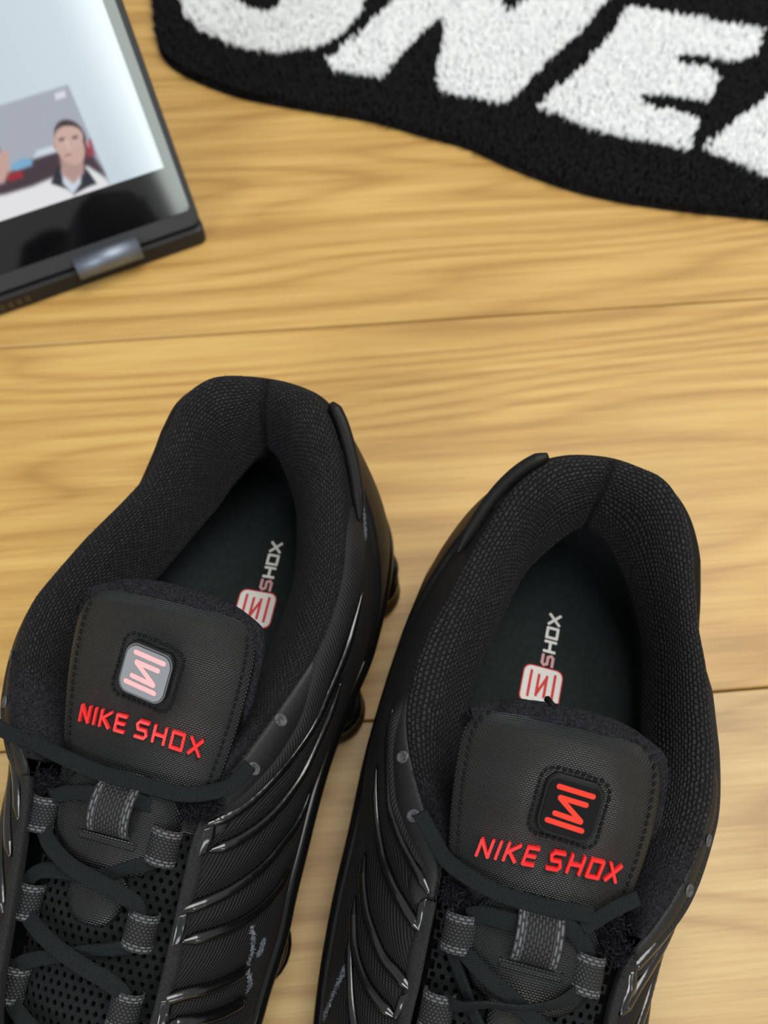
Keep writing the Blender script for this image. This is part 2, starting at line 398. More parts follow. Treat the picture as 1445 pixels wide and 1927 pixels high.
    for j in range(m):
        u0 = sd.u_of(fi[j], True); u1 = sd.u_of(fo[j], False)
        uu = np.linspace(u0, u1, n); vv = np.full(n, .06+.92*b[j])
        h = (2.0+1.2*math.exp(-b[j]*6))*min(1, b[j]*14+.3)*np.ones(n); h[0] = h[-1] = -.6; h[1] *= .6; h[-2] *= .6
        if j == 0: h[:] = -.8
        G.append(on(np.stack([uu, vv], 1), h[:, None]))
    put('heel_counter', np.array(G).transpose(1, 0, 2), M_counter, flip=True)
    # rolled lip where the counter stands off the collar, on the inner side of the heel
    for inner in (True,):
        q = np.linspace(5, 44, 40); f = np.linspace(0, 1, 40)
        u = np.array([sd.u_of(x, inner) for x in q]); u = np.convolve(np.pad(u, 4, 'edge'), np.ones(9)/9, 'valid')
        p = on(np.stack([u, .05+.10*f], 1), (3.4-1.6*f)[:, None])
        tube('heel_lip', p, 2.6*np.clip(f*7+.45, 0, 1)*np.clip((1-f)*3+.3, 0, 1), M_counter, nseg=12, flat=1.2, nrm=sd.nat(np.stack([u, .05+.10*f], 1)), label='rolled upper lip of the heel counter')
    # ---- smooth panel that carries the eyelets, on both sides
    for inner in (True, False):
        for_s = np.linspace(98, 176, 40); top = np.array([(sd.u_of(q, inner), .015) for q in for_s])
        bot = np.array([(sd.u_of(q+2, inner), .26-.12*max(0, (q-140)/36)) for q in for_s])
        top[:, 0] = np.convolve(np.pad(top[:, 0], 4, 'edge'), np.ones(9)/9, 'valid'); bot[:, 0] = np.convolve(np.pad(bot[:, 0], 4, 'edge'), np.ones(9)/9, 'valid')
        strip('eyelet_panel', top, bot, .7, M_panel, crown=.3)
    for a, b in data['tapes']: strip('piping', a, b, 1.5, M_tape, crown=1.0, label='twill piping along the collar')
    for a, b in data['tabs']: strip('rib_tab', a, b, 1.6, M_gloss, n=24, crown=.3, taper=40, label='flat glossy end where two ribs join')
    for r in ribs:
        c = cr(r, 80); x = np.linspace(0, 1, 80)
        tube('rib', on(c, .5), 2.2*np.clip(x*9+.3, 0, 1)*np.clip((1-x)*5+.25, 0, 1), M_gloss, nseg=10, flat=.95, nrm=sd.nat(c), label='glossy raised rib')
    for q in data['eyelets']:
        c = sd.at(np.array(q)); nn = sd.nat(np.array(q)); a = np.linspace(0, 2*math.pi, 14, endpoint=False)
        e1 = np.cross(nn, [0, 0, 1.]); e1 /= np.linalg.norm(e1); e2 = np.cross(nn, e1)
        G = np.stack([[c+nn*hh+(e1*math.cos(t)*2.0+e2*math.sin(t)*2.7)*rr for t in a] for hh, rr in ((.9, 1.15), (1.6, 1.0), (1.5, .75), (1.0, .5), (.9, .001))])
        put('eyelet', G, M_eyelet, cv=True, label='small grey punched eyelet')
    # ---- eyestay strips beside the throat
    for inner in (True, False):
        q = np.linspace(169, 262, 60); u = np.array([sd.u_of(x, inner) for x in q]); u = np.convolve(np.pad(u, 5, 'edge'), np.ones(11)/11, 'valid')
        f = np.linspace(0, 1, 8)[None, :, None]
        a = np.stack([u, np.full(60, .0)], 1); bb = np.stack([u, np.full(60, .085)], 1)
        uv = a[:, None]*(1-f)+bb[:, None]*f
        g = sd.at(uv)+np.array([0, 0, 1.])*(1.4*np.minimum(1, 5*np.minimum(f, 1-f)+.1)+.5)
        lo = sd.at(uv[:, :1])-np.array([0, 0, 4.]); g = np.concatenate([lo, g, sd.at(uv[:, -1:])-np.array([0, 0, 1.])], 1)
        put('eyestay', g, M_suede, flip=inner, label='flat suede strip along the throat')
    # ---- padded collar
    tin, tout = data['collar_tips']
    i0 = int(sd.u_of(tin, True)*sd.nu); i1 = int(sd.u_of(tout, False)*sd.nu)
    idx = np.arange(i0, i1+1); A = sd.A[idx]; N = sd.N[idx]
    Nv = N.copy(); ker = np.ones(25)/25
    for j in range(3): Nv[:, j] = np.convolve(np.pad(N[:, j], 12, 'edge'), ker, 'valid')
    Nv /= np.linalg.norm(Nv, axis=1)[:, None]
    ab = np.abs(A[:, 1]-data['seam_t']); 
    crease = np.exp(-(ab/1.3)**2)*(A[:, 0] < 14)
    ears = np.exp(-((ab-24)/9)**2)*(A[:, 0] < 30)
    Ic = cr([(a, b, ZIN) for a, b in INSOLE], 4000, True)
    E = np.array([lookup(Ic, a) for a in A])
    for j in range(2): E[:, j] = np.convolve(np.pad(E[:, j], 8, 'edge'), np.ones(17)/17, 'valid')
    Bl = cr(BULGE[k], 5000); Bl = np.array([lookup(Bl, a) for a in A])
    for j in range(3): Bl[:, j] = np.convolve(np.pad(Bl[:, j], 6, 'edge'), np.ones(13)/13, 'valid')
    prof = [(.10, 0, -9), (-.06, 0, -4.5), (-.03, 0, 0), (.08, 0, 2.6), (.27, .03, 3.9), (.50, .12, 3.4), (.71, .33, 2.2), (.88, .62, .9), (.97, .85, .2), (1.0, 1, 0)]
    tip = np.minimum(1, np.minimum(np.arange(len(A)), np.arange(len(A))[::-1])/14.0+.12)**.5
    rows = []
    for d, f, dz in prof:
        zz = dz+(2.4*ears-3.6*crease)*(1 if 0 < d < .8 else 0)
        q = A+(Bl-A)*((d-(.16*crease if d > .8 else 0))*tip)[:, None]; q[:, 2] = A[:, 2]+((Bl[:, 2]-A[:, 2])*f+zz)*tip
        rows.append(q)
    blg = rows[-1]
    kz = np.clip((A[:, 0]-110)/30, 0, 1)[:, None]
    for f in (.3, .62, .86, 1.0):
        low = blg*(1-f)+E*f; low[:, :2] += (E-blg)[:, :2]*(f*(1-f)*.8)
        lo2 = A+(Bl-A)*((1-.75*f)*tip)[:, None]; lo2[:, 2] = A[:, 2]-18-6*f
        rows.append(low*(1-kz)+lo2*kz)
    K = np.stack(rows, 1)
    K = np.stack([cr(row, 42) for row in K])
    g0 = np.repeat(K[:1].mean(1, keepdims=True), 42, 1); g1 = np.repeat(K[-1:].mean(1, keepdims=True), 42, 1)
    K = np.concatenate([g0, K, g1], 0)
    ca = np.zeros(len(K)); ca[1:] = np.cumsum(np.linalg.norm(np.diff(K[:, 14], axis=0), axis=1))
    cv = np.zeros(42); cv[1:] = np.cumsum(np.linalg.norm(np.diff(K, axis=1), axis=2)[len(K)//2])
    UVc = np.stack([np.repeat(ca[:, None], 42, 1), np.repeat(cv[None], len(K), 0)], -1)
    co = put('collar', K, M_collar, UV=UVc, flip=False, label='padded knit collar and lining')
    co.data.materials.append(M_fleece)
    ss = np.r_[A[0, 0], A[:, 0], A[-1, 0]]; fm = []
    for i in range(len(K)-1):
        jt = np.random.RandomState(i)
        fl = ss[i]+jt.normal()*5 > 137
        fm += [1 if ss[i]+jt.normal()*5 > 137 and j < 30 else 0 for j in range(41)]
    co.data.polygons.foreach_set('material_index', np.array(fm, dtype=np.int32))
    # short loose hairs of the brushed lining
    fz = MB(); rg = np.random.RandomState(21 if sg > 0 else 22); m_ = len(K)
    for _ in range(15000):
        i = rg.randint(2, m_-3); j = rg.randint(3, 30); fl = ss[i] > 128
        if not fl and rg.uniform() > .25: continue
        p = K[i, j]+(K[i+1, j]-K[i, j])*rg.uniform()+(K[i, j+1]-K[i, j])*rg.uniform()
        n_ = np.cross(K[i+1, j]-K[i-1, j], K[i, j+1]-K[i, j-1]); n_ /= np.linalg.norm(n_)+1e-9
        if n_[2] < 0 and j < 18: n_ = -n_
        d = rg.normal(size=3)*.9+n_*.8; d /= np.linalg.norm(d); e_ = np.cross(d, rg.normal(size=3)); e_ = e_/(np.linalg.norm(e_)+1e-9)*(.16 if fl else .10)
        fz.add(W(np.array([p-e_, p+e_, p+d*(rg.uniform(.7, 1.7) if fl else rg.uniform(.4, 1.0))])), [(0, 1, 2)])
    o = fz.make('lining_fuzz', M_fleece, co); o['kind'] = 'stuff'
    # ---- insole with its print
    Ip = cr([(a, b, ZIN) for a, b in INSOLE], 120, True)
    G = np.stack([np.array([90, 0, ZIN-.6])+(Ip-np.array([90, 0, ZIN]))*f+np.array([0, 0, 1.])*(0*f) for f in (0, .5, .9, 1.0, 1.1)], 0)
    ins = put('insole', G, M_insole, cv=True, flip=False)
    ls, lt, lrot = data['logo']
    ex = np.array([math.sin(lrot)*-1, math.cos(lrot)])     # image right, in (s, t*sg)
    ey = np.array([-math.cos(lrot), -math.sin(lrot)])      # towards the heel (up in the picture)
    def ip(x, y, h):
        q = ex*x+ey*y; return (ls+q[0], (lt+q[1])*1.0 if sg > 0 else lt-q[1], ZIN-.5+h)
    def rrect(w_, h_, r_, n_=6):
        out = []
        for cx, cy, a0 in ((w_-r_, h_-r_, 0), (-w_+r_, h_-r_, 90), (-w_+r_, -h_+r_, 180), (w_-r_, -h_+r_, 270)):
            for i in range(n_+1):
                a = math.radians(a0+90*i/n_); out.append((cx+r_*math.cos(a), cy+r_*math.sin(a)))
        return out
    def capsule(p, q, r_, n_=6):
        p, q = np.array(p, float), np.array(q, float); d = q-p; a = math.atan2(d[1], d[0]); out = []
        for c_, s_ in ((q, -90), (p, 90)):
            for i in range(n_+1):
                b_ = a+math.radians(s_+180*i/n_); out.append((c_[0]+r_*math.cos(b_), c_[1]+r_*math.sin(b_)))
        return out
    def bar(p, q, r_):
        p, q = np.array(p, float), np.array(q, float); d = (q-p)/np.linalg.norm(q-p); nn = np.array([-d[1], d[0]])*r_
        e = d*r_*.9; c_ = .35
        return [tuple(x) for x in (p-e+nn*(1-c_), p-e*(1-c_)+nn, q+e*(1-c_)+nn, q+e+nn*(1-c_), q+e-nn*(1-c_), q+e*(1-c_)-nn, p-e*(1-c_)-nn, p-e-nn*(1-c_))]
    def plate(mb, poly, f, h0, h1, inset=.12):
        """solid polygon lifted from h0 to h1 through the mapping f(x, y, h)"""
        n_ = len(poly); c_ = np.mean(np.array(poly), 0)
        V = [f(x, y, h0) for x, y in poly]+[f(x, y, h0+(h1-h0)*.7) for x, y in poly]
        pin = []
        for x, y in poly:
            d = np.array([x, y])-c_; L = np.linalg.norm(d); d = d*max(0, L-inset)/max(L, 1e-6); pin.append(c_+d)
        V += [f(x, y, h1) for x, y in pin]
        F = [tuple(range(2*n_, 3*n_))]
        for r_ in (0, n_):
            for i in range(n_): F.append((r_+i, r_+(i+1) % n_, r_+n_+(i+1) % n_, r_+n_+i))
        mb.add(W(np.array(V)), F)
    GL = {'S': [((0,0),(.8,0)),((.8,0),(1,.2)),((1,.2),(.85,.5)),((.85,.5),(.15,.5)),((.15,.5),(0,.8)),((0,.8),(.2,1)),((.2,1),(1,1))],
          'H': [((0,0),(0,1)),((1,0),(1,1)),((0,.5),(1,.5))], 'O': [((0,0),(1,0)),((1,0),(1,1)),((1,1),(0,1)),((0,1),(0,0))],
          'X': [((0,0),(1,1)),((0,1),(1,0))], 'N': [((0,0),(0,1)),((0,1),(1,0)),((1,0),(1,1))], 'I': [((0,0),(0,1))],
          'K': [((0,0),(0,1)),((0,.45),(1,1)),((.25,.55),(1,0))], 'E': [((0,0),(0,1)),((0,0),(1,0)),((0,.5),(.9,.5)),((0,1),(1,1))]}
    w_, h_ = data['logo_size']
    mb = MB(); plate(mb, rrect(w_+.5, h_+.5, 3.4), ip, .05, .10, 0); mb.make('print_border', M_pred, ins, False)
    mb = MB(); plate(mb, rrect(w_, h_, 3.1), ip, .10, .16, 0); mb.make('print_box', M_pwhite, ins, False)
    for i, (p, q) in enumerate((((-.62, .72), (-.62, -.66)), ((-.2, .58), (-.2, -.55)), ((-.2, -.5), (.22, .5)), ((.22, .58), (.22, -.55)), ((.64, .72), (.64, -.66)))):
        mb = MB(); plate(mb, capsule((p[0]*w_, p[1]*h_), (q[0]*w_, q[1]*h_), .62), ip, .16, .2+.02*i, 0); mb.make('print_bar', M_pred, ins, False)
    y0 = h_+1.0; tx = data['logo_text']
    for i, ch in enumerate('SHOX'):
        mb = MB()
        for n_, (a_, b_) in enumerate(GL[ch]):   # the word runs up the insole, its letters lie on their side
            pa = (tx+2.3-a_[1]*4.6, y0+i*6.6+a_[0]*4.6+.6); pb = (tx+2.3-b_[1]*4.6, y0+i*6.6+b_[0]*4.6+.6)
            plate(mb, bar(pa, pb, .62), ip, .06, .12+.015*n_, 0)
        mb.make('print_letter', M_ppink if ch == 'S' else M_pwhite, ins, False)
    # ---- tongue
    nS, nQ = 70, 40
    S0, S1 = TS0[k], 176.0
    sv = S0+(S1-S0)*np.linspace(0, 1, nS)**1.15; qv = np.linspace(-1, 1, nQ)
    T = np.zeros((nS, nQ, 3)); Bm = T.copy()
    es, et = data['emblem']
    for i, s_ in enumerate(sv):
        z_, w2, c_ = tongue_row(s_, k); w3 = w2-(.6 if i else 2)
        t_ = c_+w3*qv; zz = tz(np.full(nQ, s_), t_, k)
        r2 = np.sqrt(((s_-es)/13.5)**2+((t_-et)/12.5)**2); zz = zz-1.3*np.exp(-((r2-.75)/.32)**2)
        T[i] = np.stack([np.full(nQ, s_), t_, zz], 1)
        Bm[i] = np.stack([np.full(nQ, s_+.5), t_, zz-8*np.clip(1-qv**6, .15, 1)*np.clip((s_-S0)/6+.3, .3, 1)], 1)
    G = np.concatenate([T, Bm[:, ::-1]], 1)
    G = np.concatenate([np.repeat(G[:1].mean(1, keepdims=True), 2*nQ, 1), G, np.repeat(G[-1:].mean(1, keepdims=True), 2*nQ, 1)], 0)
    du = np.zeros(nS+2); du[1:] = np.cumsum(np.linalg.norm(np.diff(G[:, nQ//2], axis=0), axis=1))
    UVt = np.stack([np.repeat(np.r_[qv, qv[::-1]][None]*33, nS+2, 0), np.repeat(du[:, None], 2*nQ, 1)], -1)
    tong = put('tongue', G, M_nylon, cv=True, UV=UVt, flip=False, label='padded woven nylon tongue')
    # knit binding round the upper edge
    path = []
    for s_ in np.linspace(data['bind'][0], TS0[k]+3, 16): z_, w2, c_ = tongue_row(s_, k); path.append((s_, c_+w2+.3))
    z_, w2, c_ = tongue_row(TS0[k], k)
    for q in np.linspace(1, -1, 22)[1:-1]: path.append((TS0[k]-.8+1.2*abs(q)**4, c_+q*(w2+1.5)))
    for s_ in np.linspace(TS0[k]+3, data['bind'][1], 16): z_, w2, c_ = tongue_row(s_, k); path.append((s_, c_-w2-.3))
    bp = np.array([(a_, b_, float(tz(a_, b_, k))-1.6) for a_, b_ in path]); bp = cr(bp, 170)
    x = np.linspace(0, 1, 170); top = np.exp(-((x-.5)/.24)**4)
    rad = (1.7+2.3*top)*np.clip(np.minimum(x, 1-x)*12+.3, .3, 1)
    nz = np.array([R.uniform(-.25, .25) for _ in range(170)]); rad = rad+np.convolve(nz, np.ones(3)/3, 'same')*top
    tube('binding', bp+np.array([0, 0, 1.])*(1.0*top)[:, None], rad, M_fleece, tong, nseg=12, flat=.8, label='fuzzy knit edge binding')
    fz = MB(); rg = np.random.RandomState(5 if sg > 0 else 6)
    for i in range(0, 170):
        for _ in range(14):
            a_ = rg.uniform(0, 2*math.pi); d = np.array([rg.normal()*.5, math.cos(a_), math.sin(a_)]); d /= np.linalg.norm(d)
            p = bp[i]+np.array([0, 0, 1.])*top[i]+d*rad[i]*.92; q = p+d*rg.uniform(.4, 1.1)+rg.normal(size=3)*.5
            e_ = np.cross(d, rg.normal(size=3)); e_ = e_/np.linalg.norm(e_)*.16
            fz.add(W(np.array([p-e_, p+e_, q])), [(0, 1, 2)])
    o = fz.make('fuzz', M_stitch, tong); o['kind'] = 'stuff'
    # stitches along the panel edge and round the emblem
    st = MB()
    def stitch(p, d, n_, L=1.3, r_=.34):
        d = d/np.linalg.norm(d); x_ = np.cross(d, n_); st.box(W(p+n_*.15), W(d*L*.5), W(x_*r_), W(n_*.3), .15)
    for side in (1, -1):
        for s_ in np.arange(112, 168, 2.3):
            z_, w2, c_ = tongue_row(s_, k); t_ = c_+side*(w2-3.6)
            p, n_ = tpoint(s_, t_, k, .0); p2, _ = tpoint(s_+1, t_, k, 0); stitch(p, p2-p, n_, 1.5, .5)
    erot = data['emblem_rot']
    ce, se = math.cos(erot), math.sin(erot)
    def emap(x, y, h):   # emblem frame: x right, y up in the picture
        s_ = es-(y*ce+x*se); t_ = et+(x*ce-y*se)*sg
        p, n_ = tpoint(es, et, k, 0)
        a_, _ = tpoint(es+1, et, k, 0); b_, _ = tpoint(es, et+1, k, 0)
        return p+(a_-p)*(s_-es)+(b_-p)*(t_-et)+n_*h
    rr = rrect(11.6, 11.6, 4.5, 7)
    per = np.array(rr+rr[:1]); L = np.r_[0, np.cumsum(np.linalg.norm(np.diff(per, axis=0), axis=1))]
    for q in np.arange(0, L[-1], 2.1):
        a_ = [np.interp(q, L, per[:, j]) for j in (0, 1)]; b_ = [np.interp((q+.5) % L[-1], L, per[:, j]) for j in (0, 1)]
        sa, ta = es-(a_[1]*ce*.86+a_[0]*se), et+(a_[0]*ce-a_[1]*se)*sg
        r2 = math.hypot((sa-es)/13.5, (ta-et)/12.5); p = np.array(tpoint(sa, ta, k, -1.1*math.exp(-((r2-.75)/.32)**2)+.1)[0]); p2 = np.array(emap(*b_, .3)); p1 = np.array(emap(*a_, .3))
        _, n_ = tpoint(es, et, k); stitch(p, p2-p1, n_, 1.3, .45)
    for row in (0, 1):
        for q in np.arange(-8, 8.1, 1.7):
            p, n_ = tpoint(161.5+row*2.2, data['emblem'][1]+q, k, .0); p2, _ = tpoint(161.5+row*2.2, data['emblem'][1]+q+1, k, 0); stitch(p, p2-p, n_, 1.2, .4)
    o = st.make('stitching', M_stitch, tong); o['kind'] = 'stuff'
    # emblem
    ew, eh = data['emblem_size']
    mb = MB(); plate(mb, rrect(ew+.9, eh+.9, 4.2, 7), emap, -2.0, .9, .5); em = mb.make('emblem_rim', M_rim, tong, False)
    mb = MB(); plate(mb, rrect(ew, eh, 3.6, 7), emap, -.5, 1.2, .25); em = mb.make('emblem', M_embl, tong, False); em['label'] = 'glossy black square badge with red zigzag mark'
    for i, (p, q) in enumerate((((-.62, .70), (.66, .68)), ((-.47, .33), (.50, .32)), ((-.47, .31), (.47, -.30)), ((-.52, -.27), (.47, -.32)), ((-.72, -.58), (.60, -.62)))):
        mb = MB(); plate(mb, capsule((p[0]*ew, p[1]*eh), (q[0]*ew, q[1]*eh), .74), emap, 1.15, 1.24+.02*i, 0); mb.make('emblem_bar', M_redglass, tong, False)
    # raised lettering
    ts, tt, trot, tw, slant = data['text']
    adv = {'N': 3.7, 'I': 0.0, 'K': 3.7, 'E': 3.5, 'S': 4.1, 'H': 4.1, 'O': 4.0, 'X': 3.8}; x = 0.0; lay = []
    for ch in 'NIKE SHOX':
        if ch == ' ': x += 2.0; continue
        lay.append((ch, x)); x += adv[ch]+2.6
    tot = x-2.6; kx = tw/tot; hh = 4.9
    ct_, st_ = math.cos(trot), math.sin(trot)
    def lm(x_, y_, h_):
        x2 = x_*ct_-y_*st_; y2 = x_*st_+y_*ct_
        return tpoint(ts-y2, tt+x2*sg, k, h_)[0]
    for ch, x0 in lay:
        mb = MB()
        for n_, (a_, b_) in enumerate(GL[ch]):
            f_ = lambda a: ((x0+a[0]*adv[ch])*kx-tw/2+slant*(a[1]-.5)*hh, (a[1]-.5)*hh)
            plate(mb, bar(f_(a_), f_(b_), .50), lm, -.4, .95+.02*n_, .15)
        o = mb.make('letter', M_red, tong, False)
    # ---- mesh of the vamp under the laces: lattice with real holes, on a dark backing
    S0, S1 = 170.0, 262.0
    def mp(s_, q_, h_=0.0):
        z_, w2, c_ = tongue_row(s_, k); w2 = w2+1.5; t_ = c_+q_*w2
        return np.array([s_, t_, float(tz(s_, t_, k))-1.0+h_])
    gb = np.array([[mp(s_, q_, -2.2) for q_ in np.linspace(-1.1, 1.1, 16)] for s_ in np.linspace(S0-6, S1+4, 30)])
    put('vamp_backing', gb, M_dark, flip=False)
    nr, nc = 30, 17; mb = MB(); ring = 8
    ds = (S1-S0)/nr
    for r_ in range(nr):
        for c_ in range(nc):
            s_ = S0+(r_+.5)*ds; q0 = -1+(c_+.5+(.5 if r_ % 2 else 0))*2/nc
            if q0 > 1.02: continue
            hq = 1.0/nc; V = []
            for f_, h_ in ((1, 0), (.70, .2), (.56, 0), (.50, -1.6)):
                for a_ in np.linspace(0, 2*math.pi, ring, endpoint=False):
                    cx, sx = math.cos(a_), math.sin(a_)
                    m_ = 1/max(abs(cx), abs(sx)) if f_ == 1 else 1.0
                    V.append(mp(s_+sx*m_*f_*ds*.5*(1 if f_ == 1 else 1.15), q0+cx*m_*f_*hq*(1 if f_ == 1 else 1.0), h_))
            F = []
            for a_ in range(3):
                for i in range(ring):
                    j = (i+1) % ring; f4 = (a_*ring+i, a_*ring+j, (a_+1)*ring+j, (a_+1)*ring+i); F.append(f4 if sg < 0 else f4[::-1])
            V = np.array(V); mb.add(W(V), F, np.stack([V[:, 0], V[:, 1]], 1))
    o = mb.make('vamp_mesh', M_mesh, root); o['label'] = 'perforated black spacer mesh'
    # ---- nylon pad with the lace keeper on the tongue, and the small lip below it
    ps, pt, pw, ph = data['pad']
    a = np.linspace(0, 2*math.pi, 40, endpoint=False)
    def pad(name, s_c, t_c, hs, ht, h_, mat, low=1.0):
        G = []
        for f_, hz in ((1.0, -1.5), (1.0, .2), (.94, h_*.55), (.8, h_*.9), (.5, h_), (0.001, h_)):
            ringp = []
            for q in a:
                y_ = math.sin(q); x_ = math.cos(q); m_ = (abs(x_)**3+abs(y_)**3)**(-1/3)
                s_ = s_c+y_*m_*hs*f_; t_ = t_c+x_*m_*ht*f_*(1-.18*max(0, y_)); ringp.append((s_, t_, float(tz(s_, t_, k))+hz))
            G.append(ringp)
        G = np.array(G); return put(name, G, mat, cv=True, flip=False, UV=np.stack([G[..., 1], G[..., 0]], -1))
    pad('lower_lip', ps+24, pt, 10, 11, 2.2, M_nylon)
    pd = pad('keeper_pad', ps, pt, ph, pw, 3.6, M_nylon)
    # ---- webbing loops that hold the laces
    def webloop(c, ax_s, ax_t, nrm, length, wide, rise, name='lace_loop', lean=.5, lab='webbing lace loop with grey selvedges'):
        c, ax_s, ax_t, nrm = (np.asarray(q, float) for q in (c, ax_s, ax_t, nrm))
        nn_, na = 17, 16; al = np.linspace(-.5, .5, nn_)*length; th = np.linspace(-.12*math.pi, 1.12*math.pi, na)
        G = np.array([[c+ax_s*x_+ax_t*math.cos(t_)*wide/2+nrm*(math.sin(t_)*rise) for t_ in th] for x_ in al])
        G2 = np.array([[c+ax_s*x_+ax_t*math.cos(t_)*(wide/2-.8)+nrm*(math.sin(t_)*(rise-.8)) for t_ in th] for x_ in al])
        H = np.concatenate([G, G2[:, ::-1]], 1)
        H = np.concatenate([H[:1]*.5+np.concatenate([G2, G[:, ::-1]], 1)[:1]*.5, H, H[-1:]*.5+np.concatenate([G2, G[:, ::-1]], 1)[-1:]*.5], 0)
        n2, n3 = H.shape[:2]
        UVl = np.stack([np.repeat((np.arange(n3)*.85)[None], n2, 0), np.repeat((np.arange(n2)*length/nn_)[:, None], n3, 1)], -1)
        o = put(name, H, M_web, cv=True, UV=UVl, label=lab, flip=(data['loopflip']))
        o.data.materials.append(M_selv)
        fm = []
        for i in range(n2-1): fm += [1 if i < 4 or i >= n2-5 else 0]*n3
        o.data.polygons.foreach_set('material_index', np.array(fm, dtype=np.int32)); return o
    for (s_, t_, z_), sd_ in data['loops']:
        d_ = np.array([1, 0, -.33]); d_ /= np.linalg.norm(d_); lat = np.array([0, 1, -.32*sd_]); lat /= np.linalg.norm(lat)
        nn = np.cross(d_, lat); nn = nn if nn[2] > 0 else -nn
        webloop((s_, t_, z_-2.2), d_, lat, nn, 12.5, 11.5, 4.2)
    # keeper: webbing across the tongue, its selvedges run along the shoe
    s_, t_, z_ = data['keeper']
    d_ = np.array([1, 0, -.36]); d_ /= np.linalg.norm(d_); nn = np.array([.36, 0, 1]); nn /= np.linalg.norm(nn)
    webloop((s_, t_, z_-2.5), np.array([0, 1., 0]), d_, nn, 15.5, 19, 7.2, 'lace_keeper', lab='webbing keeper stitched to the tongue')
    mb2 = np.array([tpoint(s_+9.5, t_+q, k, 3.4)[0] for q in np.linspace(-10, 10, 20)]); tube('keeper_bar', mb2, 1.5, M_nylon, nseg=8, flat=.7)
    # ---- laces: one cord, several crossings
    mb = MB()
    for path, w2, tw2 in data['laces']:
        p = cr(path, 60); tw_ = None if tw2 is None else np.interp(np.linspace(0, 1, 60), np.linspace(0, 1, len(tw2)), tw2)
        ribbon('lace', p, w2, 1.5, M_lace, twist=tw_, mb=mb)
    o = mb.make('lace', M_lace, root); o['label'] = 'flat black laces crossing the throat'
    # ---- frayed lining where the collar ends meet the laces
    mb = MB(); rg = np.random.RandomState(9)
    for c, r_ in data['fray']:
        c = np.array(c)
        for _ in range(900):
            p = c+np.array([rg.normal()*r_*.5, rg.normal()*r_*.6, rg.normal()*1.0-1.0]); d = rg.normal(size=3); d[2] = abs(d[2])+.4; d /= np.linalg.norm(d)
            e_ = np.cross(d, rg.normal(size=3)); e_ = e_/np.linalg.norm(e_)*.35; m_ = p+d*1.2; q = m_+rg.normal(size=3)*.8+d*.8
            mb.add(W(np.array([p-e_, p+e_, m_+e_*.7, m_-e_*.7, q])), [(0, 1, 2, 3), (3, 2, 4)])
    o = mb.make('frayed_lining', M_fleece, root); o['kind'] = 'stuff'
    for name, pts, r_ in data.get('threads', ()):
        q = cr(pts, 24); tube(name, q, np.linspace(r_, r_*.5, 24), M_lace if r_ < .5 else M_stitch, nseg=6)
    # ---- scuffed, frayed edge near the forefoot
    for q in data['scuffs']:
        c = cr(q, 30); mb = MB(); rg = np.random.RandomState(3)
        for _ in range(700):
            x_ = rg.uniform(0, 1); cc = c[int(x_*29)]+np.array([rg.normal()*.0009, rg.normal()*.009]); p = on(cc, .3); n_ = sd.nat(cc)
            d = rg.normal(size=3); d = d-n_*(d@n_)*.6; d /= np.linalg.norm(d); e_ = np.cross(n_, d)*.2; mb.add(W(np.array([p-e_, p+e_, p+d*1.0+n_*.2])), [(0, 1, 2)])
        o = mb.make('scuff', M_scuff, root); o['label'] = 'pale frayed scuff on the side'; o['kind'] = 'stuff'
    # ---- sole: plate, columns, ground pads
    prof = [(-6.5, -6.5), (-4, 1.5), (.5, 2.2), (3.0, .8), (4.0, -1.5), (3.6, -3.6), (2.2, -4.6), (3.2, -5.8), (3.4, -8), (2.0, -10), (-6, -10.5)]
    Bc = sd.B; Tn = np.roll(Bc, -4, 0)-np.roll(Bc, 4, 0); Nb = np.stack([Tn[:, 1], -Tn[:, 0], 0*Tn[:, 0]], 1); Nb /= np.linalg.norm(Nb, axis=1)[:, None]+1e-9
    arch = np.exp(-((Bc[:, 0]-158)/45)**2)
    G = np.stack([Bc+Nb*(d-2*arch*(z_ < -5))[:, None]+np.array([0, 0, 1.])*z_ for d, z_ in prof], 1)
    cen = np.stack([np.clip(Bc[:, 0], 30, 265), 0*Bc[:, 0]+2, Bc[:, 2]-10.5], 1)
    G = np.concatenate([cen[:, None]+np.array([0, 0, 2.5]), G, cen[:, None]], 1)
    put('sole_plate', G, M_plate, cu=True, flip=True, label='glossy black sole plate')
    a = np.linspace(0, 2*math.pi, 28, endpoint=False)
    for cs, ct, r_, ztop in data['columns']:
        pr = [(.001, ztop), (.86, ztop), (.92, ztop-2), (.80, ztop-4), (.80, ztop*.62), (.90, ztop*.58), (.94, ztop*.5), (.90, ztop*.44), (.82, ztop*.40), (.84, ztop*.25), (.98, 5.0), (1.0, 3.0), (.97, .8), (.9, 0), (.001, 0)]
        G = np.array([[(cs+math.cos(t_)*r_*f_, ct+math.sin(t_)*r_*f_, z_) for t_ in a] for f_, z_ in pr])
        put('sole_column', G, M_plate, cv=True, flip=False, label='glossy round cushioning column')
    # front outsole pad
    o2 = [(178, 44), (200, 50), (230, 50), (262, 43), (284, 30), (296, 4), (286, -24), (262, -38), (230, -46), (200, -48), (178, -44), (176, 0)]
    oc = cr([(x_, y_, 0) for x_, y_ in o2], 80, True); c0 = np.array([235, 2, 0])
    G = np.stack([c0+(oc-c0)*f_+np.array([0, 0, z_]) for f_, z_ in ((.001, 16), (.93, 16), (.95, 9), (1.0, 4), (.99, 1), (.96, 0), (.001, 0))])
    put('outsole', G, M_plate, cv=True, flip=False)
    return root

